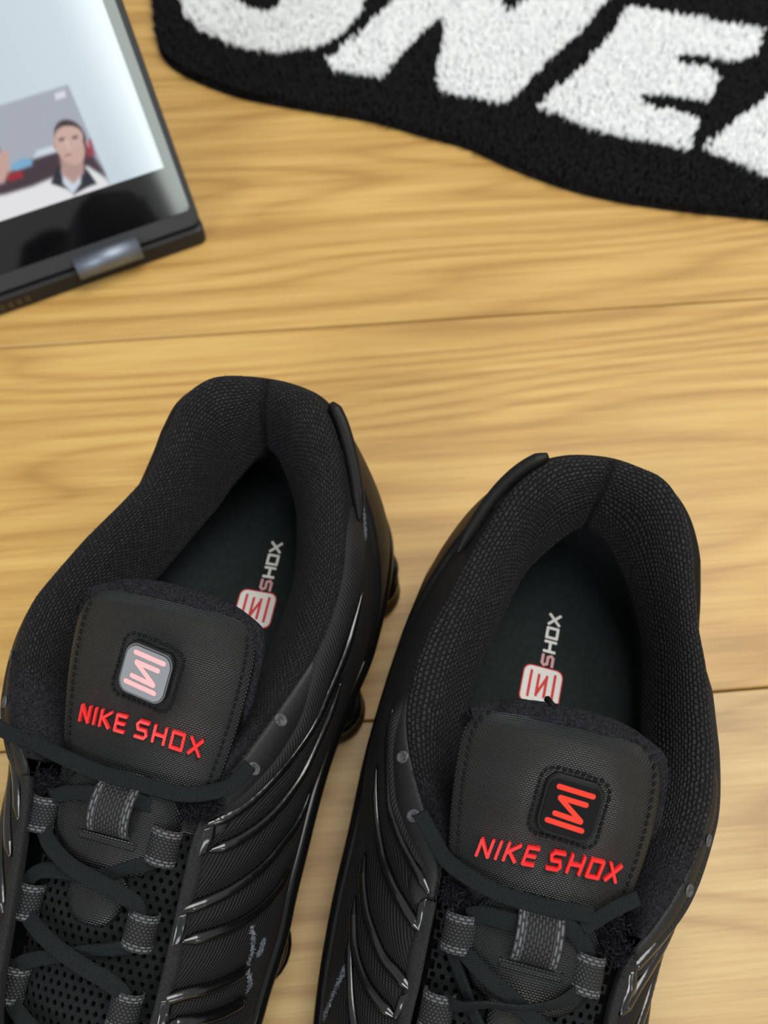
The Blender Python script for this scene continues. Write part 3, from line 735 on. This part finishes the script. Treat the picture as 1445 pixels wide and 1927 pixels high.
def uvs(k, pairs, inner):
    s = Side(k, 520, 8); return [(s.u_of(a, inner), v) for a, v in pairs]
SL, SR = None, None
LEFT = dict(
 label='black sneaker at the left of the pair, pale reflection on its tongue badge', flip={},
 ribs=[[(0.17212,0.0168),(0.18269,0.1429),(0.19423,0.2437),(0.20577,0.3109),(0.22115,0.3782),(0.2375,0.4118),(0.25288,0.3697),(0.27212,0.3277),(0.29135,0.2941),(0.30865,0.3025)],
       [(0.16058,0.1092),(0.16923,0.2437),(0.18365,0.395),(0.19904,0.521),(0.21442,0.605),(0.23173,0.605),(0.24808,0.563),(0.2625,0.4874)],
       [(0.125,0.0),(0.13365,0.1681),(0.14327,0.3277),(0.15865,0.521),(0.17692,0.6807),(0.19327,0.8235),(0.20673,0.8824)],
       [(0.11154,0.0672),(0.11827,0.2521),(0.12596,0.437),(0.1375,0.6387),(0.15,0.7983),(0.1625,0.9076)],
       [(0.08269,0.0084),(0.08846,0.1681),(0.09327,0.3529),(0.09904,0.521),(0.10481,0.6555)],
       [(0.07404,0.1092),(0.07692,0.2521),(0.07981,0.4034),(0.08462,0.605),(0.08846,0.7395)],
       [(0.85385,0.08),(0.83365,0.18),(0.8,0.34),(0.76058,0.5),(0.71635,0.62),(0.67212,0.7)], [(0.87212,0.12),(0.85288,0.25),(0.82596,0.42),(0.7875,0.58),(0.74808,0.72)],
       [(0.89904,0.08),(0.88269,0.2),(0.86058,0.38),(0.83365,0.56),(0.79423,0.74)], [(0.91827,0.12),(0.90481,0.28),(0.88269,0.46),(0.86058,0.64),(0.83846,0.8)]],
 tapes=[([(0.35865,0.1008),(0.32885,0.0),(0.30673,0.0),(0.28846,0.0),(0.26635,0.0084),(0.24904,0.084),(0.23365,0.1681),(0.21538,0.1933),(0.19904,0.1513),(0.18654,0.084),(0.17596,0.0)],
         [(0.3625,0.1513),(0.34135,0.2689),(0.31538,0.2773),(0.29327,0.2101),(0.27115,0.2437),(0.25288,0.3025),(0.23942,0.3613),(0.21923,0.3445),(0.20192,0.2689),(0.18654,0.1597),(0.17212,0.0252)]),
        ([(0.64615,0.08),(0.68462,0.1),(0.74038,0.12),(0.79135,0.13),(0.84231,0.1)], [(0.64615,0.34),(0.68462,0.33),(0.74038,0.3),(0.79135,0.25),(0.84519,0.2)])],
 tabs=[([(0.17115,0.0168),(0.1625,0.0168),(0.15385,0.0168)], [(0.17692,0.1008),(0.16827,0.1092),(0.16058,0.1092)]),
       ([(0.12404,0.0),(0.11538,0.0),(0.10769,0.0)], [(0.12692,0.0756),(0.11827,0.0756),(0.11154,0.0672)]),
       ([(0.08269,0.0084),(0.07788,0.0168),(0.07212,0.0252)], [(0.08462,0.1008),(0.07981,0.1008),(0.07404,0.1008)])],
 eyelets=[[(0.22981,0.0588)][0], [(0.20577,0.1008)][0]]+[(0.75385,0.1),(0.78365,0.1)],
 collar_tips=(161, 165),
 seam_t=4.0,
 logo=(76.5, 10.5, math.radians(3)), logo_size=(8.4, 8.3), logo_text=2.2,
 emblem=[(130.24,-1.49,117.16)][0][:2], emblem_size=(8.5, 7.3), emblem_rot=math.radians(-8), bind=(136, 116),
 text=(*[(147.44,-1.55,105.16)][0][:2], math.radians(-2.5), 46.0, .05),
 pad=(*[(178.4,-4.15,87.89)][0][:2], 24, 17),
 loops=[(q, 1) for q in [(181.8,15.73,87.09),(209.44,14.78,76.64),(234.51,15.87,67.22)]]+[(q, -1) for q in [(181.4,-32.96,81.82),(210.16,-30.17,71.17),(237.02,-27.63,61.64)]],
 keeper=[(173.83,-3.52,92.95)][0], loopflip=False,
 laces=[([(156.35,-62.13,86.42),(157.83,-56.89,86.7),(159.4,-44.05,88.5),(162.64,-25.62,93.69),(164.57,-9.42,96.37),(164.72,8.68,95.91),(164.23,18.93,93.59),(160.97,28.28,91.03),(156.22,34.33,88.6),(149.05,38.49,90.75)], 5.7, None),
        ([(175.88,-31.01,83.87),(173.09,-22.76,89.26),(171.43,-11.18,94.73),(170.23,0.82,95.94),(170.53,7.81,92.1),(172.47,13.74,88.97)], 5.5, None),
        ([(186.64,-30.25,80.58),(190.99,-24.68,82.69),(195.53,-14.61,84.91),(197.84,-4.21,85.89),(200.02,6.16,84.55),(202.08,11.87,81.18),(207.22,14.07,77.17)], 5.9, None),
        ([(184.96,16.84,84.58),(187.91,13.31,84.46),(191.8,5.64,83.91),(197.02,-4.88,82.18),(197.59,-14.84,82.01),(199.63,-25.56,78.64),(203.82,-31.18,73.22),(208.2,-30.94,70.55)], 5.5, [0,.2,.5,.2,-.2,-.3,0,0]),
        ([(213.97,-29.03,69.72),(216.84,-24.3,71.79),(221.06,-13.61,74.19),(224.47,-2.02,74.44),(227.05,8.35,72.73),(229.6,14.16,70.49),(233.1,15.71,67.27)], 5.9, None),
        ([(213.72,15.61,73.81),(216.69,9.4,73.76),(219.97,-0.29,73.56),(224.0,-11.34,71.59),(227.82,-21.14,68.3),(231.46,-27.01,64.23),(235.84,-28.71,60.53)], 5.5, [0,.4,.6,.3,0,0,0]),
        ([(240.73,-26.53,60.18),(244.37,-22.71,61.13),(248.69,-11.5,63.61),(251.78,1.89,63.93)], 5.9, None)],
 fray=[(q, 3.6) for q in [(167.96,24.07,86.57),(167.46,18.5,87.03),(164.41,27.7,87.44),(171.4,-36.1,81.67),(171.79,-30.58,82.69)]],
 scuffs=[[(0.12404,0.5462),(0.1125,0.5966),(0.10192,0.6555),(0.09231,0.7143)], [(0.11923,0.6807),(0.1125,0.6891)], [(0.36346,0.1429),(0.35962,0.2353),(0.34904,0.2605),(0.33942,0.2605)]],
 columns=[(40,55,17,34),(105,52,17,29),(40,-42,17,34),(103,-46,17,29),(210,45,17,16)])
RIGHT = dict(
 label='black sneaker at the right of the pair, dark badge with bright red mark', flip={},
 ribs=[[(0.18173,0.042),(0.19327,0.1261),(0.20769,0.2185),(0.22212,0.2773),(0.23654,0.3193),(0.25096,0.2941),(0.26635,0.2605),(0.28077,0.2437),(0.29712,0.2437)],
       [(0.1625,0.042),(0.17019,0.1513),(0.18269,0.3025),(0.2,0.437),(0.22308,0.5126),(0.24327,0.5378),(0.2625,0.521)],
       [(0.13077,0.0336),(0.1375,0.1513),(0.14327,0.2605),(0.15481,0.3866),(0.16635,0.5042),(0.18269,0.6218),(0.20096,0.6891)],
       [(0.11442,0.0924),(0.12019,0.2437),(0.12885,0.395),(0.14135,0.5294),(0.15673,0.6218),(0.17019,0.6891)],
       [(0.06635,0.06),(0.08173,0.22),(0.10288,0.4),(0.12981,0.55),(0.16442,0.7)],
       [(0.82404,0.06),(0.80769,0.16),(0.78846,0.3),(0.75769,0.46),(0.71731,0.6)], [(0.85577,0.1),(0.83173,0.2),(0.80769,0.34),(0.78173,0.5),(0.74615,0.66)],
       [(0.89519,0.08),(0.87981,0.2),(0.85577,0.38),(0.81635,0.56),(0.78846,0.74)], [(0.91635,0.12),(0.90192,0.28),(0.87981,0.46),(0.85577,0.64),(0.82212,0.8)]],
 tapes=[([(0.30577,0.0),(0.28269,0.0756),(0.26538,0.1345),(0.24327,0.1849),(0.22404,0.1513),(0.20769,0.1008),(0.19135,0.0504)], [(0.30192,0.1933),(0.28462,0.2185),(0.26635,0.2353),(0.24904,0.2605),(0.22788,0.2269),(0.20962,0.1681),(0.1875,0.0672)]),
        ([(0.64712,0.08),(0.68846,0.1),(0.73654,0.12),(0.78462,0.13),(0.82788,0.1)], [(0.64712,0.34),(0.68846,0.33),(0.73654,0.3),(0.78462,0.25),(0.83173,0.2)])],
 tabs=[([(0.18077,0.042),(0.17019,0.0336),(0.1625,0.042)], [(0.17596,0.0924),(0.17019,0.0924),(0.16635,0.1008)]),
       ([(0.12981,0.0336),(0.12115,0.042),(0.11346,0.0672)], [(0.12692,0.0924),(0.12115,0.1008),(0.11442,0.1092)]),
       ([(0.82404,0.05),(0.83846,0.07),(0.85577,0.09)], [(0.81827,0.11),(0.82981,0.14),(0.84519,0.165)])],
 eyelets=[[(0.26538,0.0588)][0], [(0.23269,0.084)][0]]+[(0.75192,0.1),(0.77885,0.1)],
 collar_tips=(160, 166),
 seam_t=-2.0,
 logo=(76.0, 2.5, math.radians(-2)), logo_size=(8.4, 8.3), logo_text=.8,
 emblem=[(134.55,-2.22,116.91)][0][:2], emblem_size=(8.9, 7.8), emblem_rot=math.radians(-2), bind=(116, 136),
 text=(*[(150.14,-0.01,105.76)][0][:2], math.radians(3.0), 46.0, .2),
 pad=(*[(179.69,-0.9,88.36)][0][:2], 24, 17),
 loops=[(q, 1) for q in [(177.91,23.54,87.6),(202.91,25.89,76.59)]]+[((230,32,63.26),1),((210,-24,73.74),-1),((236,-20,64.96),-1)]+[(q, -1) for q in [(179.94,-20.01,87.85)]],
 keeper=[(172.76,-0.99,94.33)][0], loopflip=True,
 laces=[([(145.14,44.85,96.01),(150.71,39.35,93.03),(157.62,32.79,94.45),(161.67,23.03,96.82),(164.03,11.95,98.06),(164.36,-0.44,98.73),(163.5,-10.98,98.31),(163.11,-17.49,96.57)], 5.5, None),
        ([(167.44,-14.79,95.14),(164.46,-18.57,96.35),(159.19,-24.55,98.32),(154.57,-31.8,96.1)], 5.0, None),
        ([(172.95,22.03,89.13),(171.29,17.2,92.31),(171.34,8.7,95.92),(170.88,0.04,96.66),(168.44,-8.29,97.31),(170.69,-14.67,93.49),(175.43,-18.91,88.9)], 6.0, None),
        ([(182.81,22.09,85.81),(185.13,18.75,87.59),(189.22,11.9,88.75),(192.48,4.34,88.91),(196.87,-3.7,86.52),(200.63,-11.9,82.69)], 5.5, None),
        ([(184.4,24.86,83.14),(191.35,20.16,82.14),(198.24,15.66,80.62),(204.9,10.72,79.04)], 5.0, [.6,.8,.8,.6]),
        ([(199.0,24.37,77.83),(199.42,19.14,81.61),(196.38,10.47,87.03),(194.92,0.4,88.51),(191.56,-9.65,88.04),(187.37,-16.39,86.7),(184.26,-18.9,85.63)], 5.5, [.2,.7,1.0,1.0,.8,.4,0])],
 fray=[(q, 3.6) for q in [(166.7,27.27,89.22),(167.15,22.06,88.06),(169.53,-23.92,87.65),(171.61,-29.16,85.46),(164.2,-25.81,88.69)]],
 threads=[('loose_thread', [(120.11,47.14,119.83),(122.9,46.7,118.93),(125.21,44.85,117.32),(126.81,40.75,115.61)], .28), ('thread_end', [(103.41,11.09,125.33),(105.64,10.16,129.48),(107.13,8.06,128.75)], 1.3)],
 scuffs=[[(0.13173,0.605),(0.12019,0.6303),(0.10673,0.7059),(0.09615,0.7983)]],
 columns=[(40,44,17,34),(103,50,17,29),(40,-42,17,34),(103,-44,17,29),(212,46,17,16)])

# ---------------------------------------------------------------- floor of wooden planks
def wood():
    k = NT('oak_laminate'); t = k.n('ShaderNodeTexCoord'); oi = k.n('ShaderNodeObjectInfo')
    off = k.n('ShaderNodeVectorMath', operation='ADD'); k.l(t.outputs['Object'], off.inputs[0])
    sc = k.n('ShaderNodeVectorMath', operation='SCALE'); sc.inputs['Scale'].default_value = 7.0
    cx = k.n('ShaderNodeCombineXYZ'); k.l(oi.outputs['Random'], cx.inputs[0]); k.l(oi.outputs['Random'], cx.inputs[2])
    k.l(cx.outputs[0], sc.inputs[0]); k.l(sc.outputs[0], off.inputs[1])
    def mp(s):
        m = k.n('ShaderNodeMapping'); m.inputs['Scale'].default_value = s; k.l(off.outputs[0], m.inputs[0]); return m.outputs[0]
    # wide cathedral grain: rings of a slowly wandering field
    f = k.noise(mp((.9, 8, 1)), 1.0, 2, .4)
    rings = k.math('FRACT', k.math('MULTIPLY', f, 24.0))
    tri = k.math('ABSOLUTE', k.math('SUBTRACT', rings, .5))
    line = k.math('POWER', k.math('MULTIPLY', tri, 2.0), 2.0)
    fine = k.noise(mp((30, 800, 1)), 1.0, 5, .65)
    mid = k.noise(mp((5, 150, 1)), 1.0, 4, .6)
    tone = k.noise(mp((1.5, 8, 1)), 1.0, 1)
    h = k.math('ADD', k.math('MULTIPLY', line, .34), k.math('ADD', k.math('MULTIPLY', fine, .62), k.math('ADD', k.math('MULTIPLY', mid, 1.05), k.math('MULTIPLY', tone, .35))))
    col = k.ramp(k.math('MULTIPLY', h, .62), [(.34, (.65, .43, .138)), (.55, (.58, .365, .108)), (.72, (.49, .285, .078)), (.88, (.39, .215, .055))])
    col = k.mix(1.0, col, oi.outputs['Color'], 'MULTIPLY')
    k.l(col, k.b.inputs['Base Color'])
    k.bump(k.math('MULTIPLY', fine, -1), .25, .25)
    k.set(Roughness=.42); k.b.inputs['Specular IOR Level'].default_value = .5
    return k.m
M_wood = wood()
M_joint = plain('plank_joint', (.10, .065, .03), .8, .2)
fl = empty('floor', (0, 0, 0)); tag(fl, kind='structure'); fl['label'] = 'oak laminate floor of wide planks under the shoes'
PA = math.radians(4.75)
e1 = np.array([math.cos(PA), math.sin(PA), 0]); e2 = np.array([-math.sin(PA), math.cos(PA), 0])
mb = MB(); mb.box((0, 300, -6), e1*1500, e2*1300, (0, 0, 3)); mb.make('floor_base', M_joint, fl, False)
WID = 250.0; Y0 = 332.2   # seam through (0, Y0)
def plank(x0, x1, y0, y1, tone=(1, 1, 1)):
    g = .45; ch = .7
    mb = MB(); cx, cy = (x0+x1)/2, (y0+y1)/2
    mb.box((0, 0, -1.5), ((x1-x0)/2-g, 0, 0), (0, (y1-y0)/2-g, 0), (0, 0, 1.5), ch)
    o = mb.make('plank', M_wood, fl, False); o.color = (*tone, 1)
    p = e1*cx+e2*(cy); o.location = Vector((p[0], p[1]+0, 0))*MM; o.rotation_euler = (0, 0, PA)
ys = Y0*math.cos(PA)
joints = {0: (-226, 1060, -1500), 1: (420, -860, 1500), 2: (140+500, -650, 1500), 3: (-300, 900), -1: (1090, -620), -2: (300, -900), 4: (200,-1000)}
for r in range(-3, 5):
    y0 = ys-(r+1)*WID+ (0 if r < 0 else 0)
    xs = sorted({-1450, 1450} | {j for j in joints.get(r, ()) if -1300 < j < 1300})
    for a, b in zip(xs[:-1], xs[1:]): plank(a, b, y0, y0+WID, {1: (.90, .97, 1.30), 2: (.96, .98, 1.08), -1: (.98, .97, .98)}.get(r, (1, 1, 1)))

# ---------------------------------------------------------------- rug with pile letters
def inside(P, poly):
    poly = np.asarray(poly); x, y = P[:, 0], P[:, 1]; c = np.zeros(len(P), bool); j = len(poly)-1
    for i in range(len(poly)):
        xi, yi = poly[i]; xj, yj = poly[j]
        c ^= ((yi > y) != (yj > y)) & (x < (xj-xi)*(y-yi)/(yj-yi+1e-12)+xi); j = i
    return c
RUG = [(-193.5,674.9),(-186.7,634.6),(-176.4,601.9),(-153.5,577.9),(-110.2,553.5),(-58.9,538.5),(-8.9,525.1),(30.2,508.5),(60.8,495.7),(90.2,475.3),(122.5,456.7),(147.3,446.0),(175.7,437.6),(218.4,429.3),(262.6,423.1),(262.6,423.1)]
RUG = RUG+[(320, 414), (390, 404), (440, 408), (475, 432), (488, 480), (490, 620), (484, 720), (450, 775), (380, 795), (240, 800), (100, 800), (-120, 790), (-190, 770), (-205, 720)]
LET = {'S': [(-169.5,670.7),(-162.8,647.1),(-151.8,629.9),(-135.6,617.3),(-114.1,602.9),(-83.3,596.8),(-53.7,605.0),(-33.7,622.2),(-20.1,648.6),(-14.3,675.2),(-19.0,698.2),(-37.4,718.0),(-74.5,734.2),(-93.6,746.6),(-89.9,761.7),(-57.3,765.1),(-15.1,755.0),(3.6,789.4),(-39.9,816.4),(-88.4,816.4),(-130.0,793.9),(-148.0,759.2),(-137.9,726.0),(-108.7,702.1),(-89.6,682.8),(-84.0,664.0),(-94.1,651.5),(-111.6,654.4),(-123.6,667.7),(-129.7,686.6),(-152.3,690.5)],
       'N': [(4.1,660.3),(-10.1,637.0),(-26.7,611.8),(-44.3,586.8),(-39.0,575.7),(-1.4,567.2),(10.5,589.5),(31.2,625.7),(48.0,645.7),(48.6,613.9),(41.9,586.8),(41.3,555.8),(47.0,547.6),(67.9,542.6),(88.2,536.5),(100.0,545.1),(126.7,586.2),(153.6,619.4),(181.3,663.2),(215.9,714.0),(168.5,734.2),(141.6,694.3),(114.6,664.0),(99.0,647.1),(98.2,679.0),(107.7,718.0),(104.9,742.4),(49.7,746.6)],
       'E': [(200.0,657.3),(305.0,625.7),(293.2,595.5),(271.2,585.5),(248.0,595.5),(226.9,593.5),(229.3,583.5),(258.6,573.7),(250.2,547.6),(243.5,537.7),(214.8,546.4),(193.2,546.4),(193.7,534.0),(232.2,519.5),(221.8,484.2),(197.9,491.5),(159.3,503.1),(115.9,531.6),(126.2,547.6),(152.0,576.3),(181.1,619.4)],
       'A': [(231.1,487.0),(263.6,461.5),(276.9,452.9),(306.0,480.2),(325.0,452.9),(362.9,431.9),(375.6,497.3),(394.0,570.5),(347.9,596.8),(305.4,557.7),(265.6,521.9)]}
def tufts(pts, h, mat_jit, seed):
    rg = np.random.RandomState(seed); n = len(pts); V = np.zeros((n, 7, 3))
    a0 = rg.uniform(0, 6.28, n); lean = rg.normal(size=(n, 2))*1.5; hh = h*rg.uniform(.78, 1.12, n)
    for i in range(3):
        a = a0+i*2.094
        V[:, i, 0] = pts[:, 0]+np.cos(a)*1.25; V[:, i, 1] = pts[:, 1]+np.sin(a)*1.25; V[:, i, 2] = 1.5
        V[:, 3+i, 0] = pts[:, 0]+np.cos(a)*1.35+lean[:, 0]*.6; V[:, 3+i, 1] = pts[:, 1]+np.sin(a)*1.35+lean[:, 1]*.6; V[:, 3+i, 2] = hh*.72
    V[:, 6, 0] = pts[:, 0]+lean[:, 0]; V[:, 6, 1] = pts[:, 1]+lean[:, 1]; V[:, 6, 2] = hh
    F = []
    base = [(0, 1, 4, 3), (1, 2, 5, 4), (2, 0, 3, 5), (3, 4, 6), (4, 5, 6), (5, 3, 6)]
    for i in range(n): F += [tuple(7*i+q for q in f) for f in base]
    return V.reshape(-1, 3), F
M_black_pile = speckle('black_pile', (.004, .004, .0045), (.012, .012, .013), 300, .9, .3, .15)
M_white_pile = speckle('white_pile', (.72, .74, .74), (.86, .87, .86), 260, .9, .3, .2)
rug = empty('rug', (60, 600, 0)); tag(rug, 'black tufted rug with big white letters, behind the shoes', 'rug')
rg = np.random.RandomState(11)
gx, gy = np.meshgrid(np.arange(-215, 495, 2.1), np.arange(415, 805, 2.1)); P = np.stack([gx.ravel(), gy.ravel()], 1)+rg.uniform(-.9, .9, (gx.size, 2))
RP = [p[:2] for p in RUG]; P = P[inside(P, RP)]
own = np.full(len(P), -1)
for i, (ch, poly) in enumerate(LET.items()): own[inside(P, [p[:2] for p in poly])] = i
off = np.array([60, 600, 0])
rc = cr([(x, y, 0) for x, y in RP], 160, True); c0 = np.array([70, 610, 0])
G = np.stack([c0+(rc-c0)*f+np.array([0, 0, z]) for f, z in ((.001, 3.0), (.985, 3.0), (1.0, 2.2), (1.0, .3), (.98, 0), (.001, 0))])-off
new_obj('backing', G.reshape(-1, 3), [f[::-1] for f in grid_faces(6, 160, False, True)], M_black_pile, rug, G[..., :2].reshape(-1, 2))
Vt, Ft = tufts(P[own < 0], 10.5, .3, 2); o = new_obj('black_pile', Vt-off, Ft, M_black_pile, rug, Vt[:, :2]); tag(o, 'black pile around the letters', kind='stuff')
for i, ch in enumerate(LET):
    Vt, Ft = tufts(P[own == i], 12.5, .3, 20+i); o = new_obj('pile_letter', Vt-off, Ft, M_white_pile, rug, Vt[:, :2]); o['label'] = 'white pile letter '+ch

# ---------------------------------------------------------------- convertible laptop standing with its keyboard half folded back
LC = np.array([(-121.2,404.0,15.0)][0]); LB = np.array([(-241.8,342.7,15.0)][0])
ex = (LC-LB)/np.linalg.norm(LC-LB); bk = np.array([-ex[1], ex[0], 0]); AL = math.radians(28)
up = bk*math.sin(AL)+np.array([0, 0, 1])*math.cos(AL); nr = np.cross(ex, up)   # nr points to the viewer
lap = empty('laptop', (LC[0], LC[1], 0)); tag(lap, 'dark convertible laptop with lit screen, folded open beside the rug', 'laptop')
L0 = np.array([LC[0], LC[1], 0])
def sp(x, y, d): return LC+ex*x+up*y+nr*d-L0      # x along the lower edge (0 at the right corner, negative left), y up the lid, d towards the viewer
M_lid = plain('laptop_grey', (.040, .041, .046), .45, .4)
M_base = plain('laptop_base', (.012, .012, .014), .5, .4)
M_glass = plain('bezel_glass', (.004, .004, .005), .07, .5, 1.0)
M_hinge = plain('hinge_metal', (.22, .25, .30), .5, .5, 0, .9)
LW, LH = 305.0, 215.0
def slab(name, x0, x1, y0, y1, d0, d1, r, mat, parent, f=sp, bev=1.0):
    poly = []
    for cx, cy, a0 in ((x1-r, y1-r, 0), (x0+r, y1-r, 90), (x0+r, y0+r, 180), (x1-r, y0+r, 270)):
        for i in range(7): a = math.radians(a0+15*i); poly.append((cx+r*math.cos(a), cy+r*math.sin(a)))
    n = len(poly); c = ((x0+x1)/2, (y0+y1)/2); V = []
    for d, k in ((d0, bev), (d0+bev, 0), (d1-bev, 0), (d1, bev)):
        for x, y in poly:
            V.append(f(x-np.sign(x-c[0])*min(k, abs(x-c[0])), y-np.sign(y-c[1])*min(k, abs(y-c[1])), d))
    F = [tuple(range(n))[::-1], tuple(range(3*n, 4*n))]
    for q in range(3):
        for i in range(n): F.append((q*n+i, q*n+(i+1) % n, (q+1)*n+(i+1) % n, (q+1)*n+i))
    return new_obj(name, V, F, mat, parent, None, False)
slab('lid', -LW, 0, 0, LH, -6, 0, 7, M_lid, lap)
slab('bezel', -LW+3, -4, 10.5, LH-4, -.6, .35, 3, M_glass, lap, bev=.2)
# display: picture painted per vertex, gives off its own light
DR = [(-10.1,129.6),(-11.7,40.2),(-115.7,38.2)]
DX1 = (DR[0][0]+DR[1][0])/2; DY0 = (DR[1][1]+DR[2][1])/2
DX0, DY1 = -LW+12, LH-12
nx, ny = 230, 160
X = np.linspace(-170, DX1, nx); Y = np.linspace(DY0, DY1, ny)
gx, gy = np.meshgrid(X, Y, indexing='ij'); col = np.zeros((nx, ny, 3))
def lin(c): c = np.asarray(c, float)/255; return np.where(c <= .04045, c/12.92, ((c+.055)/1.055)**2.4)
def sm(a, b, x): t = np.clip((x-a)/(b-a), 0, 1); return t*t*(3-2*t)
def blend(m, c):
    global col
    col = col*(1-m[..., None])+np.asarray(c, float)*m[..., None]
def poly_mask(p, soft):
    P2 = np.stack([gx.ravel(), gy.ravel()], 1); d = np.full(len(P2), 1e9); p = np.asarray(p)
    for a, b in zip(p, np.roll(p, -1, 0)):
        t = np.clip(((P2-a)@(b-a))/max((b-a)@(b-a), 1e-9), 0, 1); d = np.minimum(d, np.linalg.norm(P2-a-t[:, None]*(b-a), axis=1))
    s = np.where(inside(P2, p), d, -d); return sm(-soft, soft, s).reshape(nx, ny)
def ell(c, rx, ry, soft=.12):
    r = np.sqrt(((gx-c[0])/rx)**2+((gy-c[1])/ry)**2); return 1-sm(1-soft, 1+soft, r)
col[:] = (198, 212, 221)
dx = DX1-gx
blend(sm(30, 5, dx)*.75, (228, 241, 246)); blend(sm(8, 4, dx)*sm(0, 3, dx)*.5, (238, 248, 250)); blend(sm(90, 20, dx)*sm(40, 110, gy)*.25, (232, 242, 246))
CARD = [(-104.4,95.5),(-86.1,95.8),(-46.4,96.0),(-45.9,47.6),(-45.7,39.5),(-116.4,36.8),(-141.8,37.2)]
blend(poly_mask(CARD, .8), (166, 171, 183))
blend(poly_mask([(-104.4,95.5),(-95.2,95.8),(-98.3,60.9),(-118.2,57.9)], 1.2), (78, 72, 82))
blend(poly_mask([(-100.5,61.6),(-82.7,65.3),(-67.9,66.1),(-50.4,65.0),(-46.9,49.1),(-46.9,45.3),(-115.7,38.2),(-123.8,47.2)], 2), (66, 52, 60))
blend(poly_mask([(-81.9,65.7),(-77.7,69.0),(-64.8,69.1),(-66.1,65.0),(-74.7,65.4)], 1.2), (205, 215, 225))
blend(poly_mask([(-95.9,65.7),(-88.0,67.5),(-82.2,65.2),(-84.3,62.2),(-93.9,62.0)], 1.2), (120, 170, 205))
blend(poly_mask([(-99.7,62.0),(-90.3,61.6),(-91.6,57.7),(-100.5,57.9)], 1.0), (150, 40, 48))
blend(poly_mask([(-50.7,64.4),(-46.5,66.3),(-47.6,58.0),(-52.3,57.3)], 1.2), (150, 60, 75))
blend(poly_mask([(-132.1,43.6),(-114.2,53.5),(-105.2,52.3),(-89.3,52.0),(-75.7,53.1),(-68.5,54.4),(-54.2,53.2),(-48.7,46.5),(-46.4,40.4),(-46.7,38.9),(-116.8,36.0)], 1.6), (226, 226, 228))
blend(poly_mask([(-78.4,50.2),(-71.8,57.2),(-68.1,58.0),(-68.4,40.5),(-71.3,44.9)], 1.0), (42, 42, 52))
blend(poly_mask([(-69.0,40.6),(-56.8,54.0),(-55.1,50.3),(-53.3,42.5),(-59.5,42.2)], 1.0), (42, 42, 52))
blend(poly_mask([(-69.2,55.8),(-57.1,54.7),(-62.1,45.2),(-69.3,40.7),(-72.1,48.3)], 1.2), (205, 212, 222))
blend(poly_mask([(-66.8,63.7),(-53.4,61.3),(-57.8,50.2),(-66.3,46.5),(-70.4,53.1)], 1.4), (178, 146, 138))
h1 = [(-58.6,67.9),(-53.0,79.9),(-67.7,68.5),(-48.7,63.0)]; fc = h1[0]; ry = abs(h1[1][1]-fc[1]); rx = abs(h1[3][0]-h1[2][0])/2
fh = [(-57.2,70.2)][0]; blend(ell(fh, rx*.90, ry*.80), (58, 50, 50)); f2 = [(-59.3,66.3)][0]
blend(ell(f2, rx*.86, ry*.88), (200, 166, 156)); blend(ell([(-57.3,70.5)][0], rx*.82, ry*.5), (202, 170, 160))
for q, c, a, b in (([(-62.1,70.7)][0], (95, 75, 74), .2, .07), ([(-54.5,69.7)][0], (95, 75, 74), .2, .07), ([(-60.2,67.2)][0], (218, 186, 176), .1, .25), ([(-62.6,62.1)][0], (158, 104, 104), .24, .05), ([(-67.6,68.1)][0], (186, 146, 138), .1, .16), ([(-49.1,64.3)][0], (205, 150, 150), .1, .16)):
    blend(ell(q, rx*a, ry*b, .6)*.8, c)
blend(poly_mask([(-100.7,79.4),(-97.3,74.1),(-92.5,73.6),(-97.0,63.6),(-103.1,57.8),(-110.7,60.2)], 1.5), (196, 160, 150))
blend(poly_mask([(-55.6,93.7),(-49.3,93.8),(-50.2,90.6),(-56.2,90.5)], .8)*.8, (228, 232, 236))
me_v = np.stack([sp(x, y, .5) for x, y in zip(gx.ravel(), gy.ravel())])
k = NT('display_light'); vc = k.n('ShaderNodeVertexColor'); vc.layer_name = 'picture'
k.set(Base_Color=(.004, .004, .005, 1), Roughness=.1); k.l(vc.outputs[0], k.b.inputs['Emission Color']); k.b.inputs['Emission Strength'].default_value = .97
F = [f for f in grid_faces(nx, ny)]
disp = new_obj('display', me_v, F, k.m, lap, None, True)
at = disp.data.color_attributes.new('picture', 'FLOAT_COLOR', 'POINT')
at.data.foreach_set('color', np.concatenate([lin(col).reshape(-1, 3), np.ones((nx*ny, 1))], 1).astype(np.float32).ravel())
disp['label'] = 'lit screen showing a person in a pale jacket'
# keyboard half, flat on the floor behind the screen
def bpnt(x, y, z): return L0+ex*x+bk*y+np.array([0, 0, z])-L0
slab('base', -LW, 1, -2, 208, 0, 13, 6, M_base, lap, f=bpnt, bev=1.5)
HX = [(-86.5,-2.3),(-43.8,-1.4)]
for hx0, hx1 in ((HX[0][0], HX[1][0]), (-LW-HX[1][0], -LW-HX[0][0])):
    pr = np.array([(math.cos(a)*7.0, math.sin(a)*7.0) for a in np.linspace(0, 2*math.pi, 24, endpoint=False)])
    V = [bpnt(x, -1.0+p[0], 14.5+p[1]) for x in (hx0, hx1) for p in pr]; n = 24
    F = [tuple(range(n))[::-1], tuple(range(n, 2*n))]+[(i, (i+1) % n, n+(i+1) % n, n+i) for i in range(n)]
    new_obj('hinge', V, F, M_hinge, lap, None, True)['label'] = 'satin metal hinge barrel'
for i in range(14):
    mb = MB(); c = bpnt(-122-i*5.5, -2.05, 6.2); mb.box(c, ex*1.7, np.array([0, 0, 2.6]), -bk*.35, .2); mb.make('vent_slot', M_glass, lap, False)

build_shoe('L', LEFT)
build_shoe('R', RIGHT)
